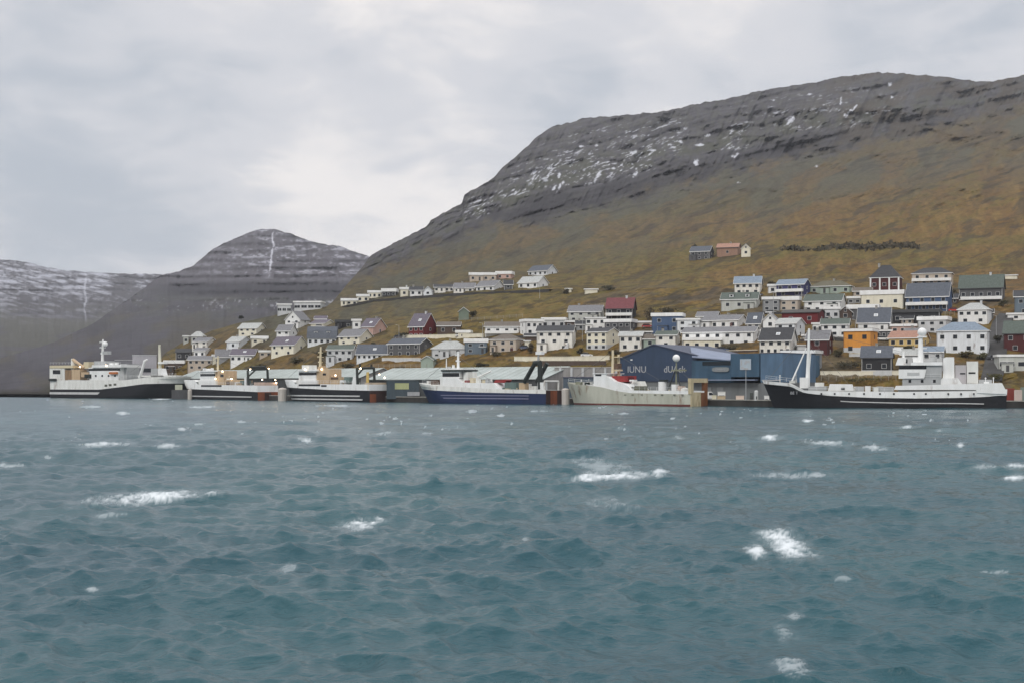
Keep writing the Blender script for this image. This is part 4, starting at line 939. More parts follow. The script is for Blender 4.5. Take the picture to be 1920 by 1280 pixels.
def ribbed(m, n=9.0):
    t = m.node_tree; b = t.nodes['Principled BSDF']; tc_ = t.nodes.new('ShaderNodeTexCoord'); wv = t.nodes.new('ShaderNodeTexWave'); wv.bands_direction = 'X'; wv.inputs['Scale'].default_value = n / 10; t.links.new(tc_.outputs['Object'], wv.inputs['Vector'])
    bp = t.nodes.new('ShaderNodeBump'); bp.inputs['Strength'].default_value = .8; bp.inputs['Distance'].default_value = .12; t.links.new(wv.outputs['Fac'], bp.inputs['Height']); t.links.new(bp.outputs[0], b.inputs['Normal'])
for m_ in (BLUE, BLUE2, BLUE3): ribbed(m_)
ROOFB = paint('warehouse_roof_blue', (.20, .235, .32), .5, .15, scale=.4); WGREY = paint('warehouse_grey', (.15, .16, .165), .8, .25, scale=.4); WGREEN = paint('warehouse_roof_green', (.36, .40, .385), .6, .22, scale=.25)
LETTER = paint('sign_letters', (.36, .37, .39), .6, .05)
def text_mesh(txt, height, mat, parent, loc, name, stretch=1.0, rot=None):
    c = bpy.data.curves.new(name, 'FONT'); c.body = txt; c.size = height * 1.4; c.extrude = 0.05; c.align_x = 'CENTER'; c.offset = -0.005
    o = bpy.data.objects.new(name, c); COL.objects.link(o); c.materials.append(mat); o.parent = parent; o.location = loc
    bpy.context.view_layer.update(); me = bpy.data.meshes.new_from_object(o.evaluated_get(bpy.context.evaluated_depsgraph_get())); bpy.data.objects.remove(o)
    o = bpy.data.objects.new(name, me); COL.objects.link(o); o.parent = parent; o.location = loc
    if not me.materials: me.materials.append(mat)
    o.rotation_euler = rot or (math.radians(90), 0, 0); o.scale = (stretch, 1, 1); return o
def Z(py, D): return zat(py, D) - QUAY_Z

def blue_warehouse():
    r, W, D = frame2(1163, 1306, 432, 416, 'big dark blue warehouse with gable and white lettering facing the water', 'warehouse', 'warehouse')
    dm = 34; e0 = Z(672, D); e1 = Z(668, D); pk = Z(646.5, D); xp = -W / 2 + W * (1227 - 1163) / 143; zl = Z(713, D)
    mb = MB(); A = [(-W / 2, 0, zl), (W / 2, 0, zl), (W / 2, 0, e1), (xp, 0, pk), (-W / 2, 0, e0)]
    mb.prism(A, [(x, dm, z) for x, y, z in A]); mb.build('wall', BLUE, r)
    MB().box(-W / 2 + .15, W / 2 - .15, .12, dm - .1, -.6, zl).build('lower_wall', WGREY, r)
    mb = MB(); S = [(-W / 2 - .3, e0 - .05), (xp, pk + .02), (W / 2 + .3, e1 - .05), (W / 2 + .3, e1 + .25), (xp, pk + .32), (-W / 2 - .3, e0 + .25)]
    mb.prism([(x, -.25, z) for x, z in S], [(x, dm + .25, z) for x, z in S]); mb.build('roof', paint('warehouse_roof_dark', (.05, .062, .10), .5, .12), r)
    lz = Z(697.5, D); lh = Z(685, D) - lz
    text_mesh('IUNU', lh, LETTER, r, (-W / 2 + W * (1195 - 1163) / 143, -.06, lz), 'lettering', 1.0)
    text_mesh('dUAck', lh, LETTER, r, (-W / 2 + W * (1266 - 1163) / 143, -.06, lz), 'lettering', 0.95)
    MB().box(-W / 2 + W * .14, -W / 2 + W * .165, -.1, .02, Z(674.5, D), Z(672.3, D)).build('wall_lamp', TRIM, r)
    MB().box(-W / 2, W / 2, -.1, -.005, zl - .35, zl + .05).build('sill_band', paint('warehouse_trim', (.03, .04, .07), .6, .1), r)
    for q in (-.32, -.02, .3): MB().box(W * q, W * q + 3.2, .0, .115, 0, 3.6).build('door', paint('roller_door', (.20, .21, .215), .6, .15), r)
blue_warehouse()
def blue_wing():
    r, W, D = frame2(1296, 1425, 416.5, 402, 'lower blue warehouse wing with pale sloping roof and oval sign', 'warehouse_wing', 'warehouse')
    dm = 36; x = lambda px: -W / 2 + W * (px - 1296) / 129.0
    mb = MB(); mb.box(x(1297), x(1372), 0, dm, Z(717, D), Z(675, D)); mb.build('wall', BLUE3, r)
    MB().box(x(1372) + .01, x(1425), -.3, dm, Z(706, D), Z(663, D)).build('stair_tower', BLUE3, r)
    mb = MB()
    # pale roof plane climbing back to the ridge of the big gable
    R = [(x(1299), -.4, Z(667.5, D + 4)), (x(1371), -.4, Z(673.5, D - 6)), (x(1371), 9, Z(667, D + 3)), (x(1262), 9, Z(649.5, D + 14))]
    mb.prism(R, [(a, b, c - .3) for a, b, c in R]); mb.build('roof', ROOFB, r)
    MB().box(x(1318), x(1371), -.12, -.005, Z(684, D), Z(677, D)).build('window_band', glassm('dark_window_band', (.012, .018, .024)), r)
    MB().box(x(1297), x(1423), -2.2, -.32, Z(712.5, D), Z(710.5, D)).build('canopy', ROOFB, r)
    MB().box(x(1290), x(1440), .3, dm - 1, -.6, Z(717.5, D)).build('lower_wall', WGREY, r)
    sg = MB(); k = 16; a = [(x(1353) + (x(1369) - x(1353)) * math.copysign(abs(math.cos(t)) ** .6, math.cos(t)), -.32, Z(692, D) + (Z(687.5, D) - Z(692, D)) * math.copysign(abs(math.sin(t)) ** .6, math.sin(t))) for t in [2 * math.pi * i / k for i in range(k)]]
    sg.prism(a, [(p[0], -.02, p[2]) for p in a]); s = sg.build('sign_plate', paint('sign_grey', (.20, .215, .22), .6, .08), r)
    text_mesh('CHNIECI', Z(690, D) - Z(694, D), LETTER, s, (x(1353), -.34, Z(693.8, D)), 'lettering', .95)
    s2 = MB().box(x(1390), x(1410), -.5, -.31, Z(693, D), Z(673, D)).build('sign_board', paint('sign_pale', (.36, .42, .47), .6, .1), r)
    g = MB()
    g.box(x(1392), x(1397), -.56, -.505, Z(691, D), Z(687, D)).box(x(1398.5), x(1402), -.56, -.505, Z(683, D), Z(679, D)).box(x(1400), x(1408), -.56, -.505, Z(680, D), Z(676, D)).box(x(1391.5), x(1394), -.56, -.505, Z(685, D), Z(675, D))
    g.build('sign_mark', LETTER, s2)
    for q in (1322, 1345): MB().box(x(q), x(q + 12), .12, .29, 0, 3.6).build('door', paint('roller_door', (.20, .21, .215), .6, .15), r)
blue_wing()
def blue_block():
    r, W, D = frame2(1426, 1467, 401, 397, 'light blue flat warehouse block next to the black bow of the white ship', 'warehouse_block', 'warehouse')
    dm = 22; MB().box(-W / 2, W / 2, 0, dm, Z(716, D), Z(662, D)).build('wall', BLUE2, r)
    MB().box(-W / 2 + .1, W / 2 - .1, .1, dm - .1, -.6, Z(716, D)).build('lower_wall', WGREY, r)
    MB().box(-W / 2 - .12, W / 2 + .12, -.12, dm, Z(662, D) + .01, Z(661, D) + .05).build('roof', paint('warehouse_trim', (.03, .04, .07), .6, .1), r)
    MB().box(-W / 2 + 1, W / 2 - .5, -1.2, -.01, Z(713, D), Z(711, D)).build('canopy', LETTER, r)
blue_block()
def long_warehouse(px0, px1, D0, D1, eave, ridge, wallmat, label, dm=20, wins=0):
    r, W, D = frame2(px0, px1, D0, D1, label, 'long_warehouse', 'warehouse')
    ze = Z(eave, D); zr = Z(ridge, D + dm * .55)
    sec = [(0, -.6), (dm, -.6), (dm, ze), (dm * .55, zr), (0, ze)]
    mb = MB(); mb.prism([(-W / 2, y, z) for y, z in sec], [(W / 2, y, z) for y, z in sec]); mb.build('wall', wallmat, r)
    s2 = [(-.6, ze - .1), (dm * .55, zr + .02), (dm + .4, ze - .1), (dm + .4, ze + .1), (dm * .55, zr + .25), (-.6, ze + .1)]
    mb = MB(); mb.prism([(-W / 2 - .4, y, z) for y, z in s2], [(W / 2 + .4, y, z) for y, z in s2])
    e3 = [(.1, -.6), (dm - .1, -.6), (dm - .1, ze - .2), (dm * .55, zr - .15), (.1, ze - .2)]
    mb2 = MB(); mb2.prism([(W / 2 + .01, y, z) for y, z in e3], [(W / 2 + .06, y, z) for y, z in e3]); mb2.build('end_wall', paint('pale_store', (.30, .29, .28), .7, .2), r)
    n = int(W / 3)
    for i in range(1, n):
        x = -W / 2 + W * i / n; q = [(-.55, ze + .13), (dm * .55, zr + .28), (dm * .55, zr + .34), (-.55, ze + .19)]
        mb.prism([(x - .05, y, z) for y, z in q], [(x + .05, y, z) for y, z in q])
    mb.build('roof', WGREEN, r)
    for i in range(wins):
        x = -W / 2 + W * (i + .5) / wins; MB().box(x - 1.5, x + 1.5, -.06, .02, 0, 3.4).build('door', paint('roller_door', (.20, .21, .215), .6, .15), r)
    return r
long_warehouse(690, 1020, 502, 446, 710.5, 689.5, paint('dark_cladding', (.06, .065, .068), .7, .2), 'long warehouse with pale green roof behind the blue trawler', 22, 6)
long_warehouse(330, 676, 612, 509, 708.5, 693, paint('dark_cladding', (.06, .065, .068), .7, .2), 'long low warehouse with pale green roof behind the two black trawlers', 18, 5)
def quay_shed(px0, px1, D, top, mat, roofmat, label, dm=8, extra=None, name='quay_shed'):
    r, W, D = frame_box(px0, px1, D, label, name, 'shed', 'low sheds and stores along the quay')
    h = Z(top, D); MB().box(-W / 2, W / 2, 0, dm, -.6, h - .25).build('wall', mat, r); MB().box(-W / 2 - .15, W / 2 + .15, -.15, dm + .15, h - .25, h).build('roof', roofmat, r)
    if extra: extra(r, W, D, h)
    return r
def yellow_win(r, W, D, h):
    MB().box(-W * .27, W * .12, -.08, .02, Z(729, D), Z(717.5, D)).build('window', paint('yellow_pane', (.40, .42, .22), .4, .2), r)
    MB().box(W * .08, W * .42, -1.6, -.1, Z(741, D), Z(734, D)).build('loading_box', paint('pale_box', (.36, .37, .39), .7, .2), r)
quay_shed(725, 792, 484, 712, paint('dark_teal', (.055, .075, .09), .7, .2), paint('tealroof', (.10, .12, .13), .7, .2), 'dark teal shed with a yellow window between two trawlers', 8, yellow_win)
quay_shed(1056, 1118, 440, 706, paint('teal_store', (.08, .105, .135), .7, .2), paint('teal_store_roof', (.06, .065, .11), .7, .2), 'blue green store behind the bow of the cream trawler', 8)
def vents(r, W, D, h):
    for i in range(6): x = -W / 2 + W * (i + .5) / 6; MB().box(x - .35, x + .35, -.5, -.02, h - 3.0, h - .3).build('vent_pipe', wallm('lgrey'), r)
quay_shed(1040, 1166, 452, 687.5, paint('pale_store', (.30, .29, .28), .7, .2), paint('pale_store_roof', (.42, .40, .38), .7, .2), 'pale store with a row of vent pipes left of the blue warehouse gable', 8, vents)
def shed_bands(r, W, D, h):
    MB().box(-W * .42, W * .42, -.06, .02, h * .56, h * .66).build('window', GLASS, r); MB().box(-W * .42, -W * .1, -.06, .02, h * .28, h * .38).build('window', GLASS, r)
    for q in (.08, .26): MB().box(W * q, W * q + 1.2, -.06, .02, h * .28, h * .42).build('window', GLASS, r)
quay_shed(249, 293, 628, 665, paint('shed_lavender', (.37, .36, .39), .7, .15), wallm('lgrey'), 'tall pale grey shed behind the bow of the left ship', 10, shed_bands)
quay_shed(216, 250, 640, 674, paint('shed_grey2', (.20, .20, .22), .7, .15), wallm('lgrey'), 'lower grey shed with white roof edge behind the left ship mast', 9)
def tub(px0, px1, py0, py1, D, col, label):
    r, W, D = frame_box(px0, px1, D, label, 'fish_tub', 'fish tub', 'tubs and crates on the quay'); h = Z(py1, D); z0 = Z(py0, D); z0 = max(z0, 0.0) if z0 < .5 else z0; m = paint('tub_' + '_'.join(str(int(c * 100)) for c in col), col, .6, .15)
    MB().box(-W / 2, W / 2, 0, 1.6, z0 + .15, h - .12).build('tub', m, r); MB().box(-W / 2 - .08, W / 2 + .08, -.08, 1.68, h - .12, h).box(-W / 2, -W / 2 + .3, .05, 1.5, z0, z0 + .15).box(W / 2 - .3, W / 2, .05, 1.5, z0, z0 + .15).build('rim', m, r)
DT = 398
tub(1335, 1343, 750, 740, DT, (.62, .58, .44), 'small cream tub at the left of the group near the rusty stern')
tub(1345, 1360, 750, 741.5, DT, (.45, .36, .24), 'wide tan tub carrying a white one')
tub(1346, 1360, 741.3, 733.5, DT + .02, (.66, .66, .64), 'white tub stacked on a wide tan one')
tub(1380, 1395, 749, 741, DT - 4, (.62, .50, .42), 'pinkish tub beside the lamp mast on the quay')
tub(1433, 1442, 748, 741, DT - 14, (.66, .66, .64), 'white tub in front of the black bow')
def harbour_pole():
    p = Vector((*at(1398.5, 386), QUAY_Z)); r = empty('floodlight_mast', p); tag(r, 'thin grey floodlight mast standing on the quay before the blue wing', 'floodlight mast')
    h = Z(692, 386); m = paint('galvanised', (.36, .37, .38), .5, .1); MB().tube((0, 0, 0), (0, 0, h), .12, .08).build('pole', m, r); MB().box(-.6, .6, -.25, .05, h - .1, h + .4).build('lamp_head', m, r)
harbour_pole()
def gas_bottle(px, w_px, top, D, col, label):
    p = Vector((*at(px, D), QUAY_Z)); r = empty('storage_tank', p); tag(r, label, 'tank', 'upright tanks on the quay'); h = Z(top, D); rad = w_px / F * D / 2
    MB().tube((0, 0, 0), (0, 0, h - rad * .5), rad, rad, 14).ball((0, 0, h - rad * .5), rad, 14, 6, sz=.5).build('tank', paint('tank_' + str(int(col[0] * 100)), col, .5, .15), r, False)
    MB().box(-rad * .3, rad * .3, -rad - .12, -rad + .05, .4, 1.2).build('hatch', DARKF, r)
gas_bottle(1418, 7, 731, 384, (.55, .56, .55), 'white upright tank at the right end of the quay')
gas_bottle(1409, 6, 734, 388, (.06, .07, .065), 'dark upright tank left of the white one')
def crate_stack(px0, px1, top, D, col, label):
    r, W, D = frame_box(px0, px1, D, label, 'container', 'container', 'containers at the right end of the quay'); h = Z(top, D); m = paint('container_' + str(int(col[0] * 1000)), col, .6, .2)
    mb = MB(); mb.box(-W / 2, W / 2, 0, 2.4, 0, h)
    for i in range(8): x = -W / 2 + W * (i + .5) / 8; mb.box(x - .06, x + .06, -.06, -.002, .1, h - .1)
    mb.build('body', m, r); MB().box(-W / 2 + .1, W / 2 - .1, .1, 2.3, h, h + .1).build('lid', m, r)
crate_stack(1886, 1902, 728, 371, (.20, .035, .025), 'red container behind the stern of the white ship')
crate_stack(1902, 1916, 731, 368.5, (.50, .42, .38), 'pinkish container beside the red one')
crate_stack(1914, 1940, 726, 374, (.17, .21, .18), 'grey green container at the right edge of the picture')
def fender(px0, px1, top, D, label):
    p = Vector((*at((px0 + px1) / 2, D), 0)); r = empty('mooring_fender', p); tag(r, label, 'fender', 'pale mooring fenders between the ships'); rad = (px1 - px0) / F * D / 2; h = zat(top, D)
    MB().tube((0, 0, -1), (0, 0, h - rad * .4), rad * .95, rad, 14).ball((0, 0, h - rad * .4), rad, 14, 6, sz=.4).build('fender_body', paint('fender_pale', (.48, .44, .40), .8, .25), r)
    MB().tube((0, 0, h), (.3, rad + 1.5, h + .6), .05, .05, 5).build('rope', DARKF, r)
fender(521, 538, 726, 517, 'pale fender between the two black hulled trawlers')
fender(1053, 1068, 727, 426, 'pale fender between the blue trawler and the cream trawler')
fender(352, 360, 729, 571, 'slim pale fender at the bow of the first black trawler')
def pontoon():
    r, W, D = frame_box(322, 354, 582, 'dark grey pontoon with a pale box between left ship and first black trawler', 'pontoon', 'pontoon'); r.location.z = 0
    MB().box(-W / 2, W / 2, 0, 6, -1.2, zat(730, D)).build('pontoon_hull', paint('pontoon_grey', (.085, .085, .09), .8, .25), r)
    MB().box(-W * .3, W * .12, .5, 4, zat(730, D) + .01, zat(720.5, D)).build('box', paint('pontoon_box', (.42, .43, .34), .7, .15), r)
pontoon()

# ------------------------------------------------------------------ ships
WHITE = paint('ship_white', (.76, .765, .76), .45, .12, rust=.10, scale=.6); OFFW = paint('ship_offwhite', (.70, .70, .67), .5, .18, rust=.18, scale=.6); SGREY = paint('ship_grey', (.38, .39, .395), .5, .15, scale=.6)
BLACKH = paint('hull_black', (.010, .011, .014), .65, .25, scale=.5); BLUEH = paint('hull_blue', (.013, .024, .072), .6, .2, scale=.5); CREAMH = paint('hull_cream', (.43, .43, .365), .6, .2, rust=.3, scale=.5)
TAN = paint('tan_paint_and_lamplight', (.50, .37, .24), .55, .18, scale=.8); RUST = paint('stern_rust', (.22, .066, .028), .8, .4, scale=.5); DKGREEN = paint('gantry_dark', (.022, .028, .026), .5, .2); TEAL = paint('winch_teal', (.12, .17, .16), .5, .2)  # the tan is paint plus the deck lamps' warm light put into the colour
REDP = paint('red_paint', (.26, .03, .03), .5, .2); DECK = paint('deck_green', (.12, .14, .13), .8, .25); STRIPE = paint('hull_stripe', (.50, .50, .50), .5, .15); CREAMM = paint('mast_cream', (.60, .52, .36), .5, .12); BROWNH = paint('stern_dark', (.045, .022, .018), .8, .3)
SGLASS = glassm('ship_glass', (.010, .012, .015))
LAMP = glow('deck_lamp_light', (1.0, .74, .42), 20.0)

class Ship:
    def __init__(s, name, label, cat, px0, px1, B, dD=0.0):
        D0, D1 = float(Dq(px0)) + dD, float(Dq(px1)) + dD
        s.P0 = Vector((*at(px0, D0), 0)); P1 = Vector((*at(px1, D1), 0)); e = (P1 - s.P0); s.L = e.length; s.e = e.normalized(); s.n = Vector((-s.e.y, s.e.x, 0)); s.B = B
        s.root = empty(name, s.P0, math.atan2(s.e.y, s.e.x)); tag(s.root, label, cat, 'fishing ships moored along the quay')
    def pt(s, px, py, y=0.0):
        d = Vector(((px - 960) / F, 1, 0)); q = s.P0 + s.n * y
        # t*d - x*e = q  in the ground plane
        det = d.x * (-s.e.y) + s.e.x * d.y
        t = (q.x * (-s.e.y) + s.e.x * q.y) / det; p = d * t
        return ((p - q).dot(s.e), EYE + (HZ - py) / F * t)
    def P(s, name, poly, y0, y1, mat, par=None):
        a = [s.pt(px, py, y0) for px, py in poly]; mb = MB(); mb.prism([(x, y0, z) for x, z in a], [(x, y1, z) for x, z in a]); return mb.build(name, mat, par or s.root)
    def R(s, name, l, r, top, bot, y0, y1, mat, par=None):
        """box whose near face spans picture columns l..r and rows top..bot (measured at its middle)"""
        xl, _ = s.pt(l, top, y0); xr, _ = s.pt(r, top, y0); m = (l + r) / 2; zt = s.pt(m, top, y0)[1]; zb = s.pt(m, bot, y0)[1]
        return MB().box(xl, xr, y0, y1, zb, zt).build(name, mat, par or s.root)
    def T(s, name, p, q, r0, r1, mat, y=None, y2=None, par=None, n=7):
        y = s.B / 2 if y is None else y; y2 = y if y2 is None else y2
        a = s.pt(*p, y); b = s.pt(*q, y2); return MB().tube((a[0], y, a[1]), (b[0], y2, b[1]), r0, r1, n).build(name, mat, par or s.root)
    def band(s, name, stem, x1, zlo, zhi, mat, out=0.0, bow='left', Le=14.0, cap=False, stern_taper=.86, rake=0.0, par=None, full=2.3, nst=44, pw=None):
        """a strake of the hull between two height curves; stem(z) is where the stem stands at height z"""
        B = s.B; mb = MB(); K = 5; near, far = [], []
        for i in range(nst + 1):
            t = (i / nst) ** 1.6; rn, rf = [], []
            for k in range(K + 1):
                xs0 = stem(0.0); xr = x1
                xn = xs0 + t * (xr - xs0); z = zlo(xn) + (zhi(xn) - zlo(xn)) * k / K
                xs = stem(z); xe = xr + rake * z * 0.1
                x = xs + t * (xe - xs); u = abs(x - xs) / (Le * (1.0 - 0.35 * min(max(z / 6.0, -.3), 1)))
                u = min(u, 1.0); hb = B / 2 * (1 - (1 - u) ** full) ** (1.0)
                w_ = abs(xe - x) / (abs(xe - xs) * .28); hb *= stern_taper + (1 - stern_taper) * min(1, w_) ** .6
                hb *= 1.0 if z > 0 else 0.97
                hb += out
                rn.append((x, B / 2 - hb, z)); rf.append((x, B / 2 + hb, z))
            near.append(rn); far.append(rf)
        for side in (near, far):
            for i in range(nst):
                for k in range(K): mb.poly([side[i][k], side[i + 1][k], side[i + 1][k + 1], side[i][k + 1]])
        for k in range(K): mb.poly([near[-1][k], far[-1][k], far[-1][k + 1], near[-1][k + 1]])
        if out > 0:
            pass
        o = mb.build(name, mat, par or s.root, True)
        for p in o.data.polygons: p.use_smooth = True
        if cap:
            md = MB()
            for i in range(nst):
                a, b, c, d = near[i][-1], near[i + 1][-1], far[i + 1][-1], far[i][-1]; dz = Vector((0, 0, -.9))
                md.poly([tuple(Vector(q) + dz) for q in (a, b, c, d)])
            md.build('deck', DECK, par or s.root)
        return o
    def TT(s, name, p, q, r0, r1, mat, y, y2=None, yr=0.8, n=7):
        a = s.pt(*p, yr); b = s.pt(*q, yr); y2 = y if y2 is None else y2
        return MB().tube((a[0], y, a[1]), (b[0], y2, b[1]), r0, r1, n).build(name, mat, s.root)
    def X(s, name, x0, x1, y0, y1, z0, z1, mat): return MB().box(x0, x1, y0, y1, z0, z1).build(name, mat, s.root)
    def windows(s, name, l, r, top, bot, y, par=None, slant=0.0):
        return s.R(name, l, r, top, bot, y - .06, y + .3, SGLASS, par)
    def wires(s, pairs, y0, y1, r=.045):
        mb = MB()
        for (p, q) in pairs:
            a = s.pt(*p, y0); b = s.pt(*q, y1); mb.tube((a[0], y0, a[1]), (b[0], y1, b[1]), r, r, 4)
        mb.build('rigging', paint('wire', (.12, .12, .12), .6, .1), s.root)
    def lamp(s, px, py, y, r=.24):
        a = s.pt(px, py, y); o = MB().ball((a[0], y, a[1]), r, 8, 6).build('deck_lamp', LAMP, s.root); return o
    def rail(s, pts, y, h=1.0, mat=None):
        mb = MB(); q = [s.pt(px, py, y) for px, py in pts]
        for a, b in zip(q[:-1], q[1:]):
            for k in (.5, 1.0): mb.tube((a[0], y, a[1] + h * k), (b[0], y, b[1] + h * k), .035, .035, 4)
            n = max(1, int(abs(b[0] - a[0]) / 2.0))
            for i in range(n + 1):
                x = a[0] + (b[0] - a[0]) * i / n; z = a[1] + (b[1] - a[1]) * i / n; mb.tube((x, y, z), (x, y, z + h), .03, .03, 4)
        mb.build('railing', mat or WHITE, s.root)
def curve(s, pts, y=0.0):
    q = sorted(s.pt(px, py, y) for px, py in pts); xs = [a[0] for a in q]; zs = [a[1] for a in q]
    return lambda x: float(np.interp(x, xs, zs))
def stem_line(s, top, bot):
    (xt, zt), (xb, zb) = s.pt(*top, s.B / 2), s.pt(*bot, s.B / 2)
    return lambda z: xb + (xt - xb) * max(min((z - zb) / (zt - zb), 1.25), -.2)
def st_z(s, px, py): return s.pt(px, py)[1]
def clutter(s, px0, px1, py, y0, y1, n, seed, mats):
    r = random.Random(seed)
    for i in range(n):
        px = r.uniform(px0, px1); y = r.uniform(y0, y1); x, z = s.pt(px, py, y); a, b, h = r.uniform(.25, .9), r.uniform(.25, .8), r.uniform(.3, 1.3); m = r.choice(mats)
        if r.random() < .35: MB().tube((x, y, z - .1), (x, y, z + h * 1.6), .12, .1, 6).ball((x, y, z + h * 1.6), .2, 6, 4).build('vent', m, s.root)
        else: MB().box(x - a, x + a, y - b, y + b, z - .1, z + h).box(x - a - .05, x + a + .05, y - b - .05, y + b + .05, z + h, z + h + .07).build('deck_locker', m, s.root)
K_ = lambda v: (lambda x: v)

def mast_gear(s, px, y, rows, mat):
    for py, wd in rows:
        a = s.pt(px, py, y); MB().box(a[0] - wd, a[0] + wd, y - .12, y + .12, a[1] - .1, a[1] + .1).build('mast_yard', mat, s.root)
        MB().box(a[0] - wd * .8, a[0] - wd * .3, y - .35, y + .35, a[1] + .1, a[1] + .4).build('radar', mat, s.root)

def black_trawler(px0, px1, B, o, label, wh, mast, aft, gant, lamps, stern, hullblk, upper):
    s = Ship('stern_trawler', label, 'fishing ship', px0, px1, B)
    st = stem_line(s, *hullblk['stem']); x1 = s.L
    blk = curve(s, hullblk['top']); up = curve(s, upper['top'])
    s.band('hull', st, x1, K_(-1.8), blk, BLACKH, Le=15)
    s.band('upper_hull', st, x1, lambda x: blk(x) + .002, up, WHITE, .04, Le=15, cap=True)
    for py0, py1, sx in hullblk['stripes']:
        a = s.pt((px0 + px1) / 2, py0, 0)[1]; b = s.pt((px0 + px1) / 2, py1, 0)[1]
        s.band('hull_stripe', st, x1 * sx, K_(b), K_(a), STRIPE, .05, Le=15, stern_taper=1.0)
    return s, st, up
# ---- first black trawler
s, st, up = black_trawler(350, 480, 10.0, 0, 'first black hulled stern trawler, left of the other black one, with lit deck lamps', None, None, None, None, None, None,
    {'stem': ((352, 712), (362, 749)), 'top': [(352, 728), (400, 730), (480, 734)], 'stripes': [(741.5, 743.5, .93)]}, {'top': [(350, 711), (372, 711.5), (376, 720), (480, 722)]})
s.R('accommodation', 372, 404, 712, 722, 1.2, 8.8, WHITE); s.R('window_slot', 377, 415, 721, 724, -.13, .25, SGLASS)
wh = s.R('wheelhouse', 375, 402, 696, 713, 1.6, 8.4, WHITE); s.windows('bridge_windows', 375.5, 402, 700, 704.5, 1.6, wh); s.R('wheelhouse_roof', 373.5, 404, 694, 696.3, 1.2, 8.8, WHITE)
s.R('aft_house', 404.5, 420, 694.5, 722, 2.2, 7.8, TAN); s.R('house_window', 413, 419, 701, 706, 2.15, 2.5, SGLASS); s.R('aft_deckhouse', 421, 440, 711, 722, 2.0, 8.0, TAN); s.R('deckhouse_door', 424, 430, 714, 721, 1.9, 2.3, paint('door_brown', (.12, .075, .05), .7, .2))  # tan aft house carries the deck lamps' warm light in its colour
s.T('mast', (408, 712), (409, 667), .55, .28, CREAMM, 5); mast_gear(s, 408.6, 5, [(672, 1.4), (680, 1.0), (690, .8)], CREAMM)
s.R('winch', 450, 457, 712.5, 720, 3, 6, TEAL); s.T('winch_drum', (440, 718), (449, 716), 1.0, 1.0, TEAL, 4, 6); s.R('deck_post', 458, 461, 707, 722, .6, 1.4, WHITE); s.R('net_bin', 430, 446, 715.5, 722, 2, 7, OFFW)
s.TT('gantry_leg', (466, 722), (464.5, 694), .55, .45, DKGREEN, .8); s.TT('gantry_leg', (466, 722), (464.5, 691), .55, .45, DKGREEN, 9.2); s.TT('gantry_beam', (464.5, 692), (464.6, 691), .5, .5, DKGREEN, .8, 9.3); s.TT('gantry_brace', (464.6, 706), (464.7, 693), .32, .32, DKGREEN, .8, 4.0); s.TT('gantry_head', (464.6, 688), (464.6, 687), .45, .45, DKGREEN, 2.2, 8.2); s.TT('gantry_head', (464.6, 693), (464.6, 686), .4, .4, DKGREEN, 2.2, 2.2); s.TT('gantry_head', (464.6, 693), (464.6, 684), .4, .4, DKGREEN, 8.2, 8.2)
s.R('stern_bulwark', 476, 481, 716, 733, .6, 9.4, paint('stern_pink', (.52, .40, .34), .6, .2, rust=.2)); s.X('stern_plate', s.L - .3, s.L + .1, .75, 9.25, -.3, st_z(s, 480, 734), RUST); s.X('stern_ramp', s.L - .2, s.L + .16, 3.6, 6.4, -.3, st_z(s, 480, 734) - .2, BROWNH)
for q in ((417, 695.5, 2), (434, 709.5, 1.8), (469, 692, .4), (404, 709, 1.0)): s.lamp(*q)
zz_ = s.pt(465, 690, .8); MB().ball((zz_[0], 9.6, zz_[1]), .24, 8, 6).build('deck_lamp', LAMP, s.root); zz_ = s.pt(480, 711); [MB().ball((s.L, y, zz_[1] - k), .2, 8, 6).build('deck_lamp', LAMP, s.root) for y, k in ((2.6, 0), (8.2, .1), (8.6, 1.2))]
s.wires([((409, 670), (352, 712)), ((409, 670), (464, 692)), ((409, 690), (375, 697)), ((409, 680), (438, 712))], 5, 5); s.rail([(376, 719.5), (455, 721)], .1); s.R('life_raft', 425, 431, 709, 712, 2.2, 3.6, WHITE); s.R('radar', 386, 394, 690.5, 693.8, 4, 5, WHITE)
clutter(s, 422, 439, 711, 2.4, 7.4, 6, 1, [OFFW, TAN, CREAMM]); clutter(s, 441, 474, 722, 1.5, 8.5, 8, 2, [OFFW, TEAL, TAN, SGREY]); clutter(s, 378, 400, 694, 2, 7, 3, 3, [WHITE, OFFW])
# ---- second black trawler
s, st, up = black_trawler(537, 690, 8.8, 0, 'second black hulled stern trawler, right of the first, with yellow lit stern', None, None, None, None, None, None,
    {'stem': ((536, 712), (548, 752)), 'top': [(538, 725), (570, 727), (620, 730), (690, 731.5)], 'stripes': [(740, 742.5, .9), (746.5, 749, .93)]}, {'top': [(535, 711), (558, 712), (562, 719), (690, 720)]})
s.R('accommodation', 556, 594, 712, 720, 1.0, 7.8, WHITE); s.R('window_slot', 560, 600, 719.5, 722.8, -.13, .25, SGLASS); s.R('window_slot', 602, 612, 721, 724, -.13, .25, SGLASS)
wh = s.R('wheelhouse', 560, 592, 695, 713, 1.3, 7.5, WHITE); s.windows('bridge_windows', 560.5, 592, 697.5, 702.5, 1.3, wh); s.R('wheelhouse_roof', 558, 594.5, 692, 695.2, .9, 7.9, WHITE); s.R('roof_box', 566, 579, 684, 692, 2.5, 6, OFFW)
s.R('aft_house', 593, 618, 691, 720, 1.8, 7.0, TAN); s.R('house_window', 605, 611, 699, 703, 1.74, 2.1, SGLASS); s.R('aft_deckhouse', 619, 636, 706, 720, 1.8, 7, TAN); s.R('deckhouse_door', 620, 634, 706.5, 710.5, 1.7, 2.1, paint('door_brown', (.12, .075, .05), .7, .2))  # aft house tan again, warm lamp light painted into it
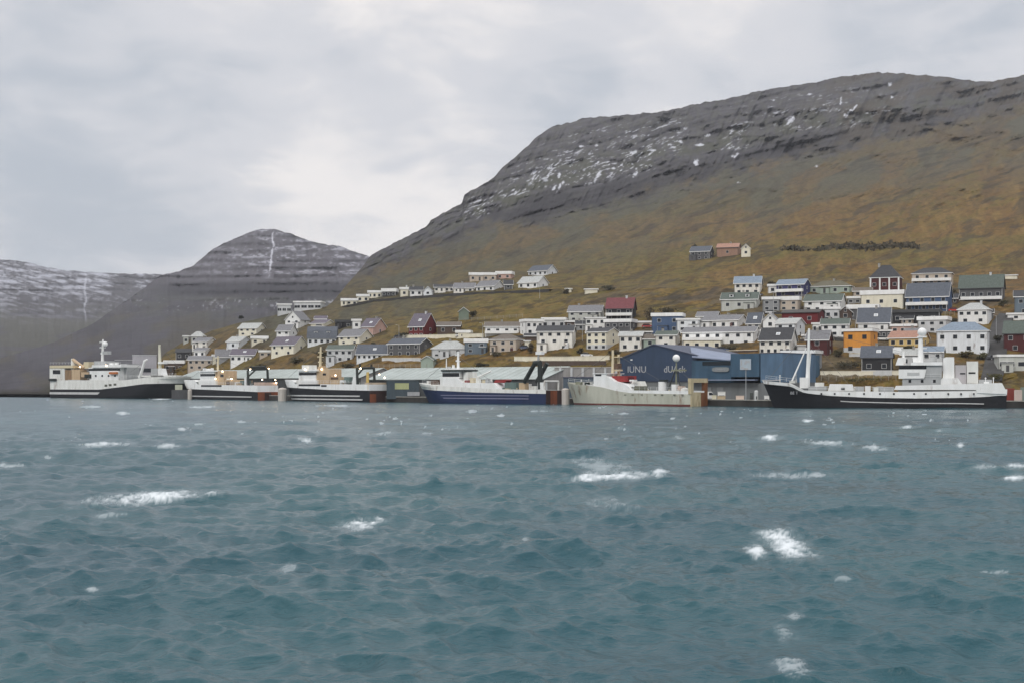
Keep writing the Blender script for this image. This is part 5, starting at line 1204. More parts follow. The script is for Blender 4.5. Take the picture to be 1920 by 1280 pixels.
s.T('mast', (600, 700), (601.5, 650), .6, .3, CREAMM, 4.4); mast_gear(s, 601, 4.4, [(661, 1.3), (669, 1.8), (679, 1.2)], CREAMM)
s.R('winch', 645, 655, 706, 716, 2.5, 6, TEAL); s.T('winch_drum', (640, 716), (652, 714), 1.0, 1.0, TEAL, 3, 6); s.P('deck_post', [(659, 722), (662, 706), (667, 706), (668, 722)], .6, 1.6, WHITE); s.R('net_bin', 625, 646, 714, 720, 2, 6.5, OFFW)
s.TT('gantry_leg', (671, 721), (669.5, 690), .5, .42, DKGREEN, .7); s.TT('gantry_leg', (671, 721), (669.5, 688), .5, .42, DKGREEN, 8.1); s.TT('gantry_beam', (669.5, 690), (669.6, 689), .45, .45, DKGREEN, .7, 8.2); s.TT('gantry_brace', (669.6, 704), (669.7, 690), .3, .3, DKGREEN, .7, 3.4); s.TT('gantry_head', (669.6, 690), (669.6, 681), .38, .38, DKGREEN, 2.0, 2.0); s.TT('gantry_head', (669.6, 690), (669.6, 682), .38, .38, DKGREEN, 7.0, 7.0)
s.R('stern_bulwark', 684, 690.5, 716.5, 731, .5, 8.3, paint('stern_tan', (.54, .44, .33), .6, .2, rust=.2)); s.X('stern_plate', s.L - .3, s.L + .1, .65, 8.15, -.3, st_z(s, 690, 731.5), BROWNH); s.X('stern_ramp', s.L - .2, s.L + .16, .7, 3.4, -.3, st_z(s, 690, 738), RUST); s.T('stern_post', (689, 720), (689.5, 697), .55, .5, paint('post_yellow', (.62, .46, .16), .6, .15), 5.5)
for q in ((603, 691.5, 1.5), (629, 703, 1.6), (676, 690, .4), (572, 692, .6), (690, 722, 3)): s.lamp(*q)
zz_ = s.pt(690, 708); [MB().ball((s.L, y, zz_[1] + k), .22, 8, 6).build('deck_lamp', LAMP, s.root) for y, k in ((4.8, 1.2), (7.2, .2))]
s.wires([((601, 653), (537, 711)), ((601, 653), (670, 689)), ((601, 675), (565, 693)), ((601, 668), (634, 707))], 4.4, 4.4); s.rail([(562, 717.5), (660, 719)], .1); s.R('life_raft', 637, 644, 712, 716, 1.4, 2.6, WHITE)
clutter(s, 620, 635, 706, 2.2, 6.6, 5, 4, [OFFW, TAN, CREAMM]); clutter(s, 637, 684, 720, 1.2, 7.5, 9, 5, [OFFW, TEAL, TAN, SGREY]); clutter(s, 594, 616, 691, 2.2, 6.5, 4, 6, [TAN, CREAMM])
# ---- blue trawler
s = Ship('blue_trawler', 'blue hulled stern trawler with white house and tall black gantry', 'fishing ship', 790, 1021, 8.6)
st = stem_line(s, (787, 719), (806, 757)); blk = curve(s, [(788, 728), (824, 731), (900, 735), (1020, 737.5)]); up = curve(s, [(786, 717), (823, 721), (826, 722), (930, 728.5), (1021, 730.5)])
s.band('hull', st, s.L, K_(-1.8), blk, BLUEH, Le=16); s.band('upper_hull', st, s.L, lambda x: blk(x) + .002, up, OFFW, .04, Le=16, cap=True)
for a, b in ((739.8, 741.2), (745.2, 746.8)):
    s.band('hull_stripe', lambda z: st(z) + 3.5, s.L * .88, K_(s.pt(900, b)[1]), K_(s.pt(900, a)[1]), paint('stripe_lavender', (.20, .20, .29), .5, .1), .05, Le=12, stern_taper=1)
s.P('superstructure', [(825, 731), (825, 706.5), (857, 707.5), (866, 716.5), (926, 717.5), (938, 729), (938, 731)], .9, 7.7, WHITE)
wh = s.R('wheelhouse', 829, 862, 694, 708, 1.4, 7.2, WHITE); s.windows('bridge_windows', 829.5, 861, 698.5, 705.5, 1.4, wh); s.R('wheelhouse_roof', 826.5, 868, 692.5, 695.5, .9, 7.7, DKGREEN); s.R('roof_top', 838, 868, 690.5, 692.4, 1.2, 7.4, WHITE)
s.T('mast', (859, 692), (859, 658), .5, .32, WHITE, 4.3); s.T('light_mast', (837, 694), (837, 672), .25, .15, WHITE, 3); mast_gear(s, 859, 4.3, [(666, 1.3), (677, 1.0)], WHITE); s.R('funnel', 869, 878, 697, 717, 2.2, 6.2, OFFW); s.R('vent_box', 881, 886, 708, 717, 2, 3.5, CREAMM)
s.T('crane', (896, 717), (896, 706), .7, .6, OFFW, 2.6); s.T('crane_boom', (896, 707), (921, 695), .4, .25, OFFW, 2.6)
bo = s.P('work_boat', [(926, 716.5), (929, 711.5), (948, 710.5), (950, 712), (947, 716.5)], 2.2, 4.6, REDP)
s.R('net_drum', 946, 968, 716, 729, 2.0, 6.6, TEAL); s.R('winch', 973, 984, 717, 730, 1.2, 3, TAN); s.R('winch', 984, 991, 719, 730, 5.5, 7, OFFW); s.R('deck_box', 1008, 1019, 716, 731, .8, 2.6, WHITE); s.R('net_bin', 992, 1006, 723, 731, 2.2, 6.5, OFFW)
s.T('gantry_leg', (983, 716), (1003, 680), .75, .65, DKGREEN, 1.4); s.TT('gantry_leg', (983, 716), (1003, 680), .75, .65, DKGREEN, 6.4); s.T('gantry_post', (1013, 729), (1012, 680), .8, .75, DKGREEN, 1.4); s.T('gantry_beam', (1001, 682), (1014, 681), .55, .55, DKGREEN, 1.4); s.T('gantry_head', (1001, 680), (1014, 679), .7, .7, DKGREEN, 1.4)
s.T('gantry_mast', (1009, 680), (1009.5, 664), .4, .3, SGREY, 4); s.R('radar', 1004, 1015, 659, 664.5, 3.4, 4.8, WHITE)
s.X('stern_plate', s.L - .3, s.L + .1, .62, 7.98, -.3, st_z(s, 1020, 731), BROWNH); s.X('stern_ramp', s.L - .2, s.L + .16, 2.6, 5.6, -.3, st_z(s, 1020, 732), RUST)
for y in (1.0, 7.4): s.TT('stern_post', (1020, 733), (1020, 714), .28, .28, OFFW, y)
s.TT('stern_rail', (1020, 714), (1020.1, 714), .25, .25, OFFW, 1.0, 7.4); s.rail([(792, 718), (822, 721)], .9)
s.R('bow_winch', 800, 806, 713, 719, 3.6, 5, OFFW); s.R('bow_locker', 808, 822, 712, 720, 3, 6, paint('door_brown', (.12, .075, .05), .7, .2))
s.wires([((859, 661), (789, 718)), ((859, 661), (1002, 680)), ((859, 672), (838, 694)), ((1010, 664), (1020, 714)), ((860, 668), (925, 717))], 4.3, 4.3); s.R('life_raft', 871, 877, 712, 716, 1.2, 2.2, REDP); s.rail([(866, 716), (924, 717)], .9)
clutter(s, 868, 924, 717, 1.6, 6.6, 8, 7, [OFFW, CREAMM, SGREY]); clutter(s, 942, 1014, 731, 1.2, 7.2, 10, 8, [OFFW, TEAL, TAN, CREAMM]); clutter(s, 840, 864, 691, 2, 6, 3, 9, [WHITE])
# ---- cream trawler
s = Ship('cream_trawler', 'weathered cream hulled trawler with rusty stern gallows before blue warehouse', 'fishing ship', 1066, 1294, 8.2)
st = stem_line(s, (1064, 716), (1078, 761)); up = curve(s, [(1064, 716), (1085, 720), (1113, 722), (1135, 725), (1160, 732), (1185, 736), (1294, 738.5)]); bt = curve(s, [(1066, 757), (1140, 758), (1294, 760)])
s.band('boot_top', st, s.L, K_(-1.8), K_(.55), paint('boot_red', (.14, .04, .035), .7, .3), .0, Le=15); s.band('hull', st, s.L, K_(.553), up, CREAMH, .02, Le=15)
b2 = curve(s, [(1064, 714), (1113, 720), (1150, 727), (1185, 731), (1294, 732)])
s.band('bulwark', lambda z: st(z) + 7.5, s.L, lambda x: up(x) + .003, b2, WHITE, -.03, Le=8, cap=True)
s.P('superstructure', [(1113, 724), (1113, 703), (1137, 703.5), (1152, 714), (1172, 719), (1181, 726), (1186, 734), (1160, 733), (1135, 726)], .55, 7.6, WHITE)
s.R('wheelhouse_roof', 1111, 1140, 699, 700.3, .4, 7.8, WHITE); wh = s.R('wheelhouse', 1113.5, 1137, 700.3, 704, .6, 7.5, WHITE); s.windows('bridge_windows', 1116, 1127, 700.6, 704, .55, wh)
s.T('mast', (1149, 716), (1149, 656), .5, .35, CREAMM, 3.2); s.T('mast', (1160, 716), (1160, 664), .5, .35, CREAMM, 5.2); s.R('mast_platform', 1147, 1160, 668, 669.6, 3.4, 5.0, CREAMM); s.R('mast_box', 1150.5, 1158, 681, 691.5, 3.2, 5, paint('door_brown', (.12, .075, .05), .7, .2)); s.R('mast_platform', 1146, 1160, 692, 695, 3.4, 5.2, CREAMM)
s.R('funnel_base', 1147, 1176, 704, 715, 2, 6.2, REDP); s.R('funnel_top', 1168, 1178, 706, 712, 2.4, 5, paint('red_dark', (.10, .015, .02), .5, .2))
s.P('raft_cradle', [(1181, 731), (1184, 714), (1199, 714), (1206, 731)], 4.2, 6.8, OFFW); s.R('life_raft', 1180, 1189, 711, 714, 2, 3.4, WHITE); s.R('life_raft', 1182, 1189, 720, 724, 1.2, 2.6, WHITE); s.R('hatch', 1189, 1200, 723, 731, 1.5, 5, paint('hatch_dark', (.10, .10, .06), .7, .3))
s.T('vent_tower', (1242, 735), (1242, 715), 1.15, 1.15, WHITE, 3, n=14); s.R('vent_cap', 1236, 1247, 711, 714.5, 2.3, 3.7, DKGREEN)
a = s.pt(1268, 671, 4.0); MB().ball((a[0], 4.0, a[1]), 1.05, 14, 10).build('radome', WHITE, s.root); s.T('radome_post', (1268, 731), (1268, 679), .28, .2, paint('post_olive', (.22, .23, .17), .6, .2), 4); s.T('tripod_leg', (1252, 731), (1266, 694), .22, .16, DKGREEN, 2.5, 4); s.T('tripod_leg', (1276, 731), (1270, 690), .16, .12, DKGREEN, 2.5, 4); s.R('tripod_platform', 1258, 1279, 692, 695, 3, 5, paint('post_olive', (.22, .23, .17), .6, .2))
s.R('winch', 1259, 1267, 720, 732, 1.4, 3.2, WHITE); s.R('winch', 1271, 1279, 723, 732, 2, 3.5, paint('stern_pink', (.52, .40, .34), .6, .2, rust=.2)); s.T('winch_drum', (1280, 731), (1288, 731), .7, .7, OFFW, 2, 4)
g = paint('gallows_cream', (.50, .42, .27), .7, .25, rust=.55); g2 = paint('gallows_rust', (.17, .065, .025), .8, .4, rust=.4)
zt = s.pt(1293, 708.5)[1]; zb = s.pt(1293, 734)[1]; Lx = s.L; s.X('gallows_leg', Lx - .9, Lx + .12, .3, 1.4, zb - .6, zt - 1.2, g); s.X('gallows_leg', Lx - .9, Lx + .12, 6.5, 7.9, .2, zt - 1.2, g2); s.X('gallows_beam', Lx - .9, Lx + .14, .2, 8.0, zt - 1.2, zt, g); s.X('stern_plate', Lx - .3, Lx + .1, .5, 4.8, -.3, zb - .1, g); s.X('stern_ramp', Lx - .3, Lx + .08, 4.8, 6.5, -.3, zb - .2, g2)
s.R('bow_winch', 1079, 1088, 715, 720, 3, 5, paint('post_olive', (.22, .23, .17), .6, .2)); s.R('bow_bollard', 1096, 1102, 716, 721, 2, 3, DKGREEN)
for px in (1170, 1184, 1201, 1226, 1239, 1262, 1277): s.R('freeing_port', px, px + 4, 738.6, 740.2, -.09, .05, paint('port_dark', (.10, .10, .08), .7, .2))
s.wires([((1149, 658), (1066, 716)), ((1160, 666), (1240, 714)), ((1268, 690), (1294, 710)), ((1149, 668), (1115, 700))], 4, 4); s.rail([(1066, 715), (1112, 720)], 3.0); s.rail([(1188, 731), (1286, 732)], .1)
clutter(s, 1192, 1284, 737, 1.2, 7, 12, 10, [OFFW, WHITE, CREAMM, DKGREEN]); clutter(s, 1074, 1110, 720, 2.5, 5.5, 4, 11, [OFFW, SGREY])
# ---- white ship at the right
s = Ship('longline_ship', 'long black and white ship with tall white bow mast and radome, at the right', 'fishing ship', 1438, 1887, 9.0)
st = stem_line(s, (1431, 716), (1452, 766)); blk = curve(s, [(1432, 717), (1498, 724), (1508, 731), (1518, 736), (1560, 741), (1640, 745), (1720, 746), (1800, 745), (1850, 743), (1888, 740)])
up = curve(s, [(1432, 711), (1496, 718), (1505, 724), (1514, 731), (1560, 732.5), (1690, 734), (1760, 733), (1830, 732), (1888, 729)])
s.band('hull', st, s.L, K_(-1.8), blk, BLACKH, Le=22, stern_taper=.7, rake=.6); s.band('upper_hull', st, s.L, lambda x: blk(x) + .003, up, WHITE, .05, Le=22, cap=True, stern_taper=.7, rake=.6)
zc = curve(s, [(1470, 741), (1520, 747), (1600, 752.5), (1700, 755), (1800, 755.5), (1850, 756.5)])
s.band('hull_stripe', lambda z: st(z) + 6, s.L * .91, lambda x: zc(x) - .12, lambda x: zc(x) + .12, STRIPE, .05, Le=16, stern_taper=.95)
s.P('upper_bulwark', [(1676, 730), (1680, 722.5), (1876, 717), (1879, 717.5), (1887, 733), (1887, 738), (1832, 736), (1830, 730)], .35, .6, WHITE); s.P('upper_bulwark', [(1676, 730), (1680, 722.5), (1876, 717), (1879, 717.5), (1885, 733), (1830, 730)], 8.2, 8.5, WHITE); s.R('shelter_deck', 1682, 1838, 730.5, 731.2, .6, 8.2, SGREY); s.R('shelter_side', 1684, 1838, 731, 735, .9, 1.1, SGREY); s.P('stern_plating', [(1830, 740), (1830, 718.8), (1877, 717.2), (1886, 734), (1886, 741)], .62, 8.1, WHITE)
ms = s.T('bow_mast', (1514, 726), (1517, 616), .62, .26, WHITE, 4.5, n=9); s.R('mast_house', 1499.5, 1515, 707, 727, 3.2, 5.8, WHITE)
for y in (3.2, 5.8): s.T('mast_stay', (1484, 716), (1512, 652), .22, .16, WHITE, y, 4.5)
for k in range(6): a, b = (1484 + 28 * (k + 1) / 7, 716 - 64 * (k + 1) / 7), None; s.T('stay_rung', a, a, .07, .07, WHITE, 3.3 + .18 * k, 5.7 - .18 * k)
s.T('derrick', (1516, 712), (1521, 655), .12, .1, WHITE, 4.5)
s.R('lower_house', 1692, 1764, 708.5, 723, 1.2, 7.8, SGREY); s.P('bridge_front', [(1685, 709), (1685, 692), (1737, 692), (1733, 708.5)], .9, 8.1, WHITE); s.R('bridge_side', 1734, 1766, 691.5, 708.5, 1.2, 7.8, SGREY)
wh = s.R('wheelhouse', 1686, 1766, 683.5, 692, 1.3, 7.7, SGREY); s.windows('bridge_windows', 1686, 1737, 684.5, 691.5, 1.3, wh); s.P('wheelhouse_roof', [(1708, 684.3), (1708, 679), (1767, 678), (1767, 684.3)], .8, 8.2, WHITE)
for px in (1706, 1729, 1752): s.R('porthole', px - 2.5, px + 2.5, 711, 716.5, 1.13, 1.4, SGLASS)
s.R('name_board', 1701, 1724, 697.5, 703, .84, .95, paint('name_grey', (.45, .46, .46), .6, .1))
s.T('radome_mast', (1726, 680), (1726, 632), .75, .55, WHITE, 4.5, n=9); a = s.pt(1729, 623, 4.5); MB().ball((a[0], 4.5, a[1]), 1.15, 14, 10).build('radome', WHITE, s.root); s.R('radome_platform', 1720, 1738, 630, 632.5, 3.6, 5.4, WHITE); s.R('mast_yard', 1716, 1738, 652, 653.5, 4.3, 4.7, WHITE)
s.P('searchlight_deck', [(1679, 684), (1684, 670), (1699, 670), (1698, 684)], 3, 6, WHITE); s.T('light_mast', (1694, 672), (1694, 658), .35, .3, WHITE, 4.5); s.R('antenna_box', 1674, 1690, 652, 661, 5, 6.5, WHITE)
s.P('funnel', [(1767, 722), (1769, 671), (1774, 669), (1789, 669), (1790, 722)], 2.8, 6.2, WHITE); s.P('engine_casing', [(1756, 722), (1766, 708), (1796, 708), (1806, 722)], 1.4, 7.6, WHITE)
s.R('aft_deckhouse', 1791, 1812, 684, 721, 3.6, 7, paint('ship_pink_grey', (.44, .42, .43), .5, .15)); s.R('aft_deckhouse', 1813, 1834, 677, 718, 3, 6.5, OFFW); s.R('house_window', 1816, 1829, 697, 700, 2.94, 3.3, SGLASS); s.R('house_window', 1800, 1810, 698.5, 701, 3.54, 3.8, SGLASS); s.R('aft_rail_block', 1835, 1860, 711, 718, 3.5, 6, SGREY)
for px in (1540, 1565, 1592, 1620, 1650, 1676, 1714, 1736, 1778, 1802, 1826): s.R('porthole', px - 1.6, px + 1.6, 736, 739, -.16, .15, SGLASS)
s.P('hatch', [(1552, 732), (1556, 719), (1597, 719.5), (1601, 732)], 2.2, 7, WHITE); s.R('deck_locker', 1528, 1544, 716.5, 724, 3, 6, OFFW); s.R('deck_locker', 1622, 1632, 723, 734, 2.5, 5, WHITE); s.R('deck_gear', 1604, 1620, 724, 733, 3, 6, SGREY); s.R('deck_gear', 1636, 1676, 724.5, 734, 3, 7, SGREY); s.R('winch', 1577, 1584, 726, 730, 2.1, 2.3, DKGREEN); s.R('deck_bench', 1516, 1550, 724, 731, 2.5, 7, SGREY)
a = s.pt(1488.5, 738.5, 0); t = text_mesh('BE T', .75, LETTER, s.root, (a[0], .9, a[1]), 'hull_lettering', 1.0)
x_ = a[0]; t.rotation_euler = (math.radians(84), 0, math.radians(-8))
s.wires([((1517, 618), (1440, 711)), ((1517, 618), (1694, 660)), ((1517, 640), (1560, 731)), ((1726, 640), (1876, 717)), ((1726, 655), (1770, 670)), ((1517, 630), (1600, 731))], 4.5, 4.5); s.rail([(1436, 710.5), (1494, 717)], 2.4); s.rail([(1516, 730.5), (1674, 732.5)], .15); s.rail([(1710, 678), (1766, 677.5)], 1.0); s.rail([(1690, 708), (1764, 708)], .95)
clutter(s, 1530, 1676, 733, 2, 7, 14, 12, [OFFW, WHITE, SGREY]); clutter(s, 1712, 1760, 678, 2, 7, 4, 13, [WHITE, SGREY]); clutter(s, 1800, 1872, 719, 2, 7, 6, 14, [WHITE, SGREY]); clutter(s, 1450, 1494, 717, 3, 6, 4, 15, [SGREY, OFFW])
# ---- ship at the left, bow to the right
s = Ship('pelagic_trawler', 'black and white trawler at the far left, bow pointing right, tan cranes aft', 'fishing ship', 91, 333, 12.5)
stz = stem_line(s, (355, 711), (324, 745)); x0 = s.pt(91, 745)[0]
blk = curve(s, [(91, 729), (190, 729.5), (230, 724), (262, 719), (353, 717)], 3); up = curve(s, [(91, 712), (190, 712), (225, 712), (262, 706.5), (353, 704)], 3)
s.band('hull', stz, x0, K_(-1.8), blk, BLACKH, Le=24, rake=0); s.band('upper_hull', stz, x0, lambda x: blk(x) + .003, lambda x: min(up(x), up(x)), OFFW, .05, Le=24, cap=True)
s.band('hull_stripe', lambda z: stz(z) - 42, x0, K_(s.pt(140, 738.5)[1]), K_(s.pt(140, 734.3)[1]), STRIPE, .05, Le=1.0, stern_taper=.9)
s.R('stern_house', 93, 121, 690, 713, 1.2, 11.2, OFFW); s.R('stern_opening', 99, 113, 693, 700.5, 1.12, 1.5, SGLASS); s.R('stern_rail_deck', 93, 136, 684.5, 689.5, 1.0, 11.4, CREAMM); s.R('stern_gap', 91, 105, 709, 713.5, -.02, .4, DKGREEN)
s.R('winch_house', 122, 133, 693, 712, 1.5, 6, paint('winch_brown', (.26, .17, .10), .7, .25)); s.R('crane_base', 134, 150, 692, 712, 1.4, 5, TAN); s.T('crane', (137, 694), (136.5, 672), 1.0, .8, OFFW, 3); s.T('crane_boom', (137, 674), (158, 689), .8, .6, TAN, 3); s.T('crane_boom', (150, 700), (160, 680), .9, .6, TAN, 6); s.R('crane_cab', 157, 166, 678, 690, 3, 6, CREAMM); s.R('net_store', 152, 166, 697, 706, 1.2, 5, TAN); s.R('net_store_opening', 158, 170, 701, 708, .4, 1.1, DKGREEN); s.R('deck_hoist', 127, 150, 711, 716, 1, 4, SGREY)
s.R('superstructure', 168, 222, 694.5, 713, .8, 11.7, WHITE); wh = s.R('wheelhouse', 166, 224, 688, 695, 1.4, 11.1, WHITE); s.windows('bridge_windows', 166, 224, 690, 694.3, 1.3, wh); s.R('wheelhouse_roof', 172, 227, 683.5, 688.3, .8, 11.7, WHITE); s.R('top_house', 176, 198, 676.5, 683.5, 4, 9, SGREY); s.R('roof_box', 205, 212, 680, 683.6, 4, 6, WHITE); s.R('bridge_wing', 224.5, 238, 682, 712, 4, 11, SGREY)
s.T('mast', (192, 684), (193, 636), .75, .35, WHITE, 6, n=9); mast_gear(s, 192.5, 6, [(642, 2.2), (652, 2.0), (663, 1.4)], WHITE); a = s.pt(197, 645, 6); MB().ball((a[0], 6, a[1]), 1.2, 12, 8).build('radome', WHITE, s.root); s.R('mast_box', 192, 202, 658, 664, 5, 7, SGREY)
s.T('derrick', (262, 708), (271, 676), .7, .55, WHITE, 5); s.T('derrick', (262, 708), (271, 677), .7, .55, WHITE, 8); s.T('derrick_head', (271, 676), (276, 674), .5, .4, WHITE, 5, 8)
s.T('bow_mast', (300, 706), (299, 646), .8, .5, paint('mast_pale', (.62, .60, .50), .5, .15), 6.2, n=9); s.R('mast_platform', 296, 307, 678, 681.5, 5, 7.4, WHITE); s.P('mast_foot', [(292, 706), (297, 690), (303, 690), (307, 706)], 5, 7.4, WHITE)
s.R('bow_house', 283, 296, 690, 706, 5, 9, SGREY); s.R('breakwater', 258, 330, 703, 706, 5, 8, OFFW); s.R('bow_winch', 338, 345, 704, 709, 5.5, 7, SGREY)
for k, px in enumerate((196, 204, 213)): s.R('freeing_port', px, px + 5, 720 - k, 724 - k, -.1, .3, paint('port_dark', (.10, .10, .08), .7, .2))
s.lamp(150, 687, 2.6, .3); s.lamp(199, 684.5, .7, .25)
s.wires([((192.5, 640), (93, 686)), ((192.5, 640), (300, 650)), ((300, 650), (352, 706)), ((271, 678), (232, 706)), ((192.5, 655), (168, 684))], 6, 6); s.rail([(94, 683), (134, 683)], 1.2); s.rail([(174, 683), (226, 683)], 1.0); s.rail([(232, 708), (330, 703.5)], 1.5)
for px in (178, 190, 202, 214): s.R('porthole', px, px + 3, 702, 705.5, .74, 1.0, SGLASS)
s.R('life_boat', 204, 218, 696.5, 700.5, -.2, .75, paint('lifeboat_orange', (.45, .14, .04), .5, .15))
clutter(s, 96, 160, 712, 2, 9, 8, 16, [TAN, CREAMM, OFFW]); clutter(s, 240, 330, 706, 4, 9, 7, 17, [OFFW, SGREY]); clutter(s, 176, 222, 683, 3, 9, 5, 18, [WHITE, OFFW])
# ---- rigging, parked cars, small garages
def rig(ship_pts, root_ship, name='rigging'):
    pass
CARM = {}
def parked_car(px, py, col, label, yaw=0):
    """small hatchback: body with wheel arches, glasshouse, four wheels, lamps"""
    p = spot(px, py); r = empty('parked_car', p + Vector((0, 0, .25)), -math.atan2(px - 960, F) + math.radians(yaw)); tag(r, label, 'car', 'cars parked in the town')
    k = tuple(int(c * 100) for c in col); m = paint('car_paint_%d_%d_%d' % k, col, .3, .05)
    if 'b' not in CARM:
        L_, W_ = 4.3, 1.75
        lo = [(-2.15, .35), (2.15, .35), (2.15, .78), (1.35, .95), (-2.05, 1.0)]
        mb = MB(); mb.prism([(x, 0, z) for x, z in lo], [(x, W_, z) for x, z in lo]); CARM['b'] = mb
        up = [(-1.95, 1.0), (1.15, .95), (.55, 1.45), (-1.45, 1.48)]
        mg = MB(); mg.prism([(x, .06, z) for x, z in up], [(x, W_ - .06, z) for x, z in up]); mg.box(-1.4, .5, .1, W_ - .1, 1.48, 1.53, 1)
        CARM['g'] = mg
        mw = MB(); mw.tube((0, -.02, 0), (0, .22, 0), .32, .32, 10).tube((0, -.03, 0), (0, -.02, 0), .19, .19, 8, 1); CARM['w'] = mw.mesh('wheel', [paint('tyre', (.02, .02, .02), .9, .1), paint('rim', (.4, .4, .41), .4, .1)])
    CARM['b'].build('body', m, r); CARM['g'].build('glasshouse', [GLASS, m], r)
    for x in (-1.35, 1.3):
        for y in (0, 1.53): link_mesh('wheel', CARM['w'], r, (x, y, .32))
    for y in (.15, 1.35): MB().box(2.15, 2.17, y, y + .28, .62, .76).build('headlight', TRIM, r)
for q in ((864, 633, (.75, .75, .74), 'white car by the small cream shed on the left slope', 10), (748, 636, (.10, .10, .11), 'dark car parked beside the dark red house', 5), (1074, 618, (.72, .72, .72), 'white car in front of the brown garage', 0), (1214, 616, (.35, .05, .05), 'red car left of the blue house', 0),
          (1355, 660, (.08, .10, .16), 'dark blue car below the long white terrace', 0), (1446, 590, (.5, .51, .52), 'silver car by the grey flat roofed house', 5), (1556, 604, (.72, .72, .72), 'white car under the pale house with posts', 0), (1600, 634, (.06, .06, .065), 'black car right of the green roofed white house', 0),
          (1655, 640, (.70, .70, .69), 'white car below the dark grey cube', 0), (1752, 622, (.5, .51, .52), 'silver car left of the big white villa roof', 0), (1866, 676, (.05, .05, .055), 'black car on the steep dark road', 40), (1790, 586, (.4, .05, .04), 'red car right of the blue slate roofed house', 0), (1100, 670, (.70, .70, .70), 'white car above the long cream retaining wall', 0), (1420, 556, (.08, .08, .09), 'dark car between the upper white and indigo houses', 0),
          (985, 656, (.10, .12, .18), 'blue car below the tiny cream hut', 0), (880, 546, (.5, .5, .5), 'silver car on the upper road', 0), (600, 616, (.65, .65, .64), 'white car beside the cream gabled house', 0)):
    parked_car(*q)
def quay_vehicle(px, D, col, label):
    p = Vector((*at(px, D), QUAY_Z)); r = empty('delivery_van', p, -math.atan2(px - 960, F)); tag(r, label, 'van', 'vans on the quay'); m = paint('van_%d' % int(col[0] * 100), col, .4, .08)
    s_ = [(-2.6, .4), (2.6, .4), (2.6, 1.1), (1.9, 1.25), (1.3, 2.3), (-2.6, 2.35)]
    MB().prism([(x, 0, z) for x, z in s_], [(x, 1.95, z) for x, z in s_]).build('body', m, r); MB().prism([(1.85, -.01, 1.3), (1.3, -.01, 2.1), (.5, -.01, 2.1), (.5, -.01, 1.3)], [(1.85, .05, 1.3), (1.3, .05, 2.1), (.5, .05, 2.1), (.5, .05, 1.3)]).build('window', GLASS, r)
    for x in (-1.6, 1.6): link_mesh('wheel', CARM['w'], r, (x, 0, .32)); link_mesh('wheel', CARM['w'], r, (x, 1.7, .32))
quay_vehicle(1326, 402, (.68, .68, .67), 'white van parked on the quay by the rusty gallows')
# more garden growth and fences between the houses
SH2 = [(1255, 655, 18, 8, (0.05, 0.046, 0.022), 'low brown bush between two white houses above the blue roof'), (1088, 662, 14, 10, (0.045, 0.042, 0.02), 'dark bush left of the cream three storey house'), (1150, 664, 22, 8, (0.055, 0.045, 0.024), 'brown bush right below the cream three storey house'), (996, 662, 14, 18, (0.06, 0.045, 0.026), 'brown shrub left of the big three storey white house'),
       (1500, 668, 14, 9, (0.04, 0.04, 0.02), 'dark bush in the gap left of the dark red house'), (1572, 668, 16, 12, (0.06, 0.052, 0.024), 'olive shrub between dark red and orange houses'), (1700, 656, 22, 8, (0.05, 0.045, 0.022), 'low hedge in front of the yellow bungalow'), (1790, 612, 14, 14, (0.035, 0.034, 0.02), 'dark bush left of the pale hipped white house'),
       (1872, 645, 16, 16, (0.04, 0.036, 0.022), 'dark bush left of the right edge red house'), (1560, 566, 16, 8, (0.045, 0.044, 0.02), 'dark low bush below the mint green bungalow'), (1480, 612, 10, 12, (0.035, 0.035, 0.02), 'dark shrub under the long dark red house'), (1620, 608, 12, 10, (0.035, 0.034, 0.02), 'dark shrub left of the huge charcoal roof'),
       (560, 680, 26, 9, (0.055, 0.048, 0.022), 'olive hedge below the broad cream house'), (490, 690, 22, 8, (0.06, 0.05, 0.024), 'brown hedge right of the purple roofed white house'), (650, 688, 30, 7, (0.06, 0.05, 0.024), 'low brown hedge below the light grey house'), (905, 690, 30, 10, (0.04, 0.038, 0.02), 'dark hedge on the bank behind the blue trawler'), (1420, 672, 20, 7, (0.05, 0.045, 0.024), 'brown hedge on the left of the charcoal roofed white house'), (1860, 712, 30, 12, (0.07, 0.065, 0.024), 'olive bush behind the stern of the white ship'), (1610, 716, 70, 8, (0.07, 0.06, 0.024), 'long olive hedge on the bank behind the white ship deck')]
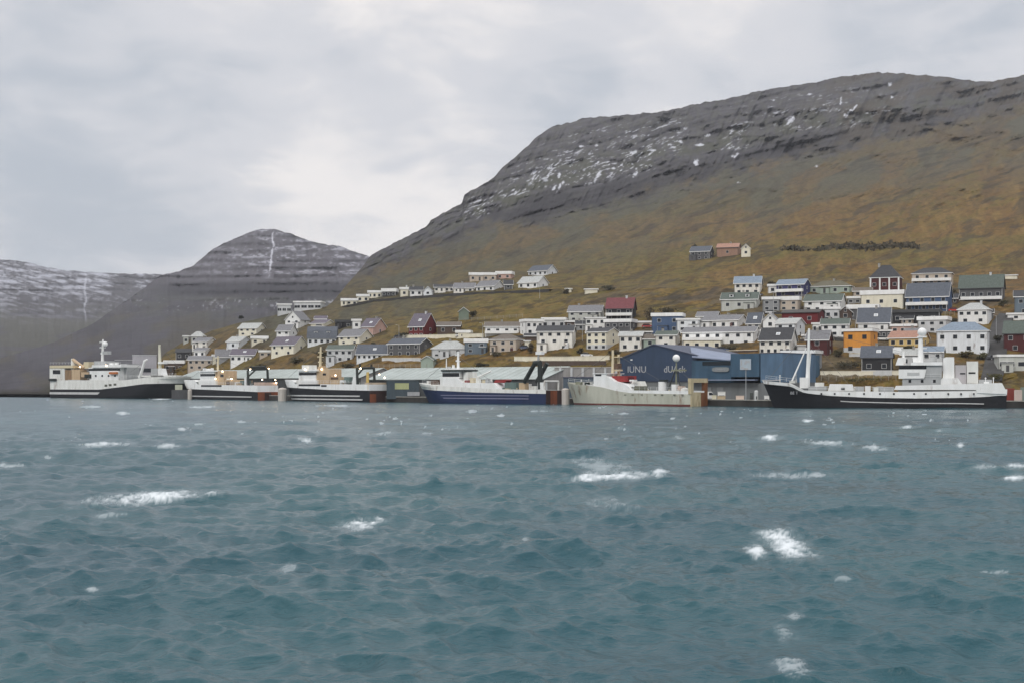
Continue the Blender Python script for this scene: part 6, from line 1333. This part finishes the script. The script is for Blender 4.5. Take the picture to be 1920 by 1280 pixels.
for i, q in enumerate(SH2): shrub(*q, 950 + i)
def fence(x0, y0, x1, y1, label):
    P = [spot(x0 + (x1 - x0) * j / 10, y0 + (y1 - y0) * j / 10) for j in range(11)]; c = P[0].copy(); r = empty('garden_fence', c); tag(r, label, 'fence', 'fences between the gardens', 'thing')
    mb = MB(); mp = MB()
    for a, b in zip(P[:-1], P[1:]):
        for z in (.45, .85, 1.2): mb.tube(a - c + Vector((0, 0, z + .3)), b - c + Vector((0, 0, z + .3)), .05, .05, 4)
    for a in P: mp.tube(a - c + Vector((0, 0, -.6)), a - c + Vector((0, 0, 1.6)), .07, .07, 5)
    mb.build('rail', paint('fence_wood', (.30, .28, .24), .9, .2), r); mp.build('post', paint('fence_wood', (.30, .28, .24), .9, .2), r)
for q in ((1100, 578, 1180, 572, 'field fence above the red roofed black house'), (1380, 604, 1420, 606, 'fence between the grey green long house and the terrace'), (1500, 560, 1560, 560, 'fence below the indigo and mint houses'), (1700, 592, 1790, 592, 'fence in front of the slate roofed blue house'), (860, 604, 980, 596, 'field fence right of the tin shed'), (1540, 712, 1680, 712, 'quay side fence behind the white ship deck'), (700, 690, 800, 690, 'fence above the roof of the long warehouse'), (440, 664, 500, 660, 'fence above the purple roofed white house')): fence(*q)
# ------------------------------------------------------------------ air: one even haze box round the whole place
def build_haze():
    mb = MB(); mb.box(-4200, 4200, -60, 7200, -6, 640)
    m = bpy.data.materials.new('haze_air'); m.use_nodes = True; t = m.node_tree; t.nodes.clear()
    v = t.nodes.new('ShaderNodeVolumePrincipled'); o = t.nodes.new('ShaderNodeOutputMaterial')
    v.inputs['Color'].default_value = (0.90, 0.93, 1.0, 1); v.inputs['Density'].default_value = HAZE; v.inputs['Anisotropy'].default_value = 0.2
    v.inputs['Density Attribute'].default_value = ''
    t.links.new(v.outputs[0], o.inputs['Volume'])
    try: m.cycles.homogeneous_volume = True
    except Exception: pass
    ob = mb.build('haze', m); tag(ob, kind='stuff')
HAZE = 0.64e-4
build_haze()
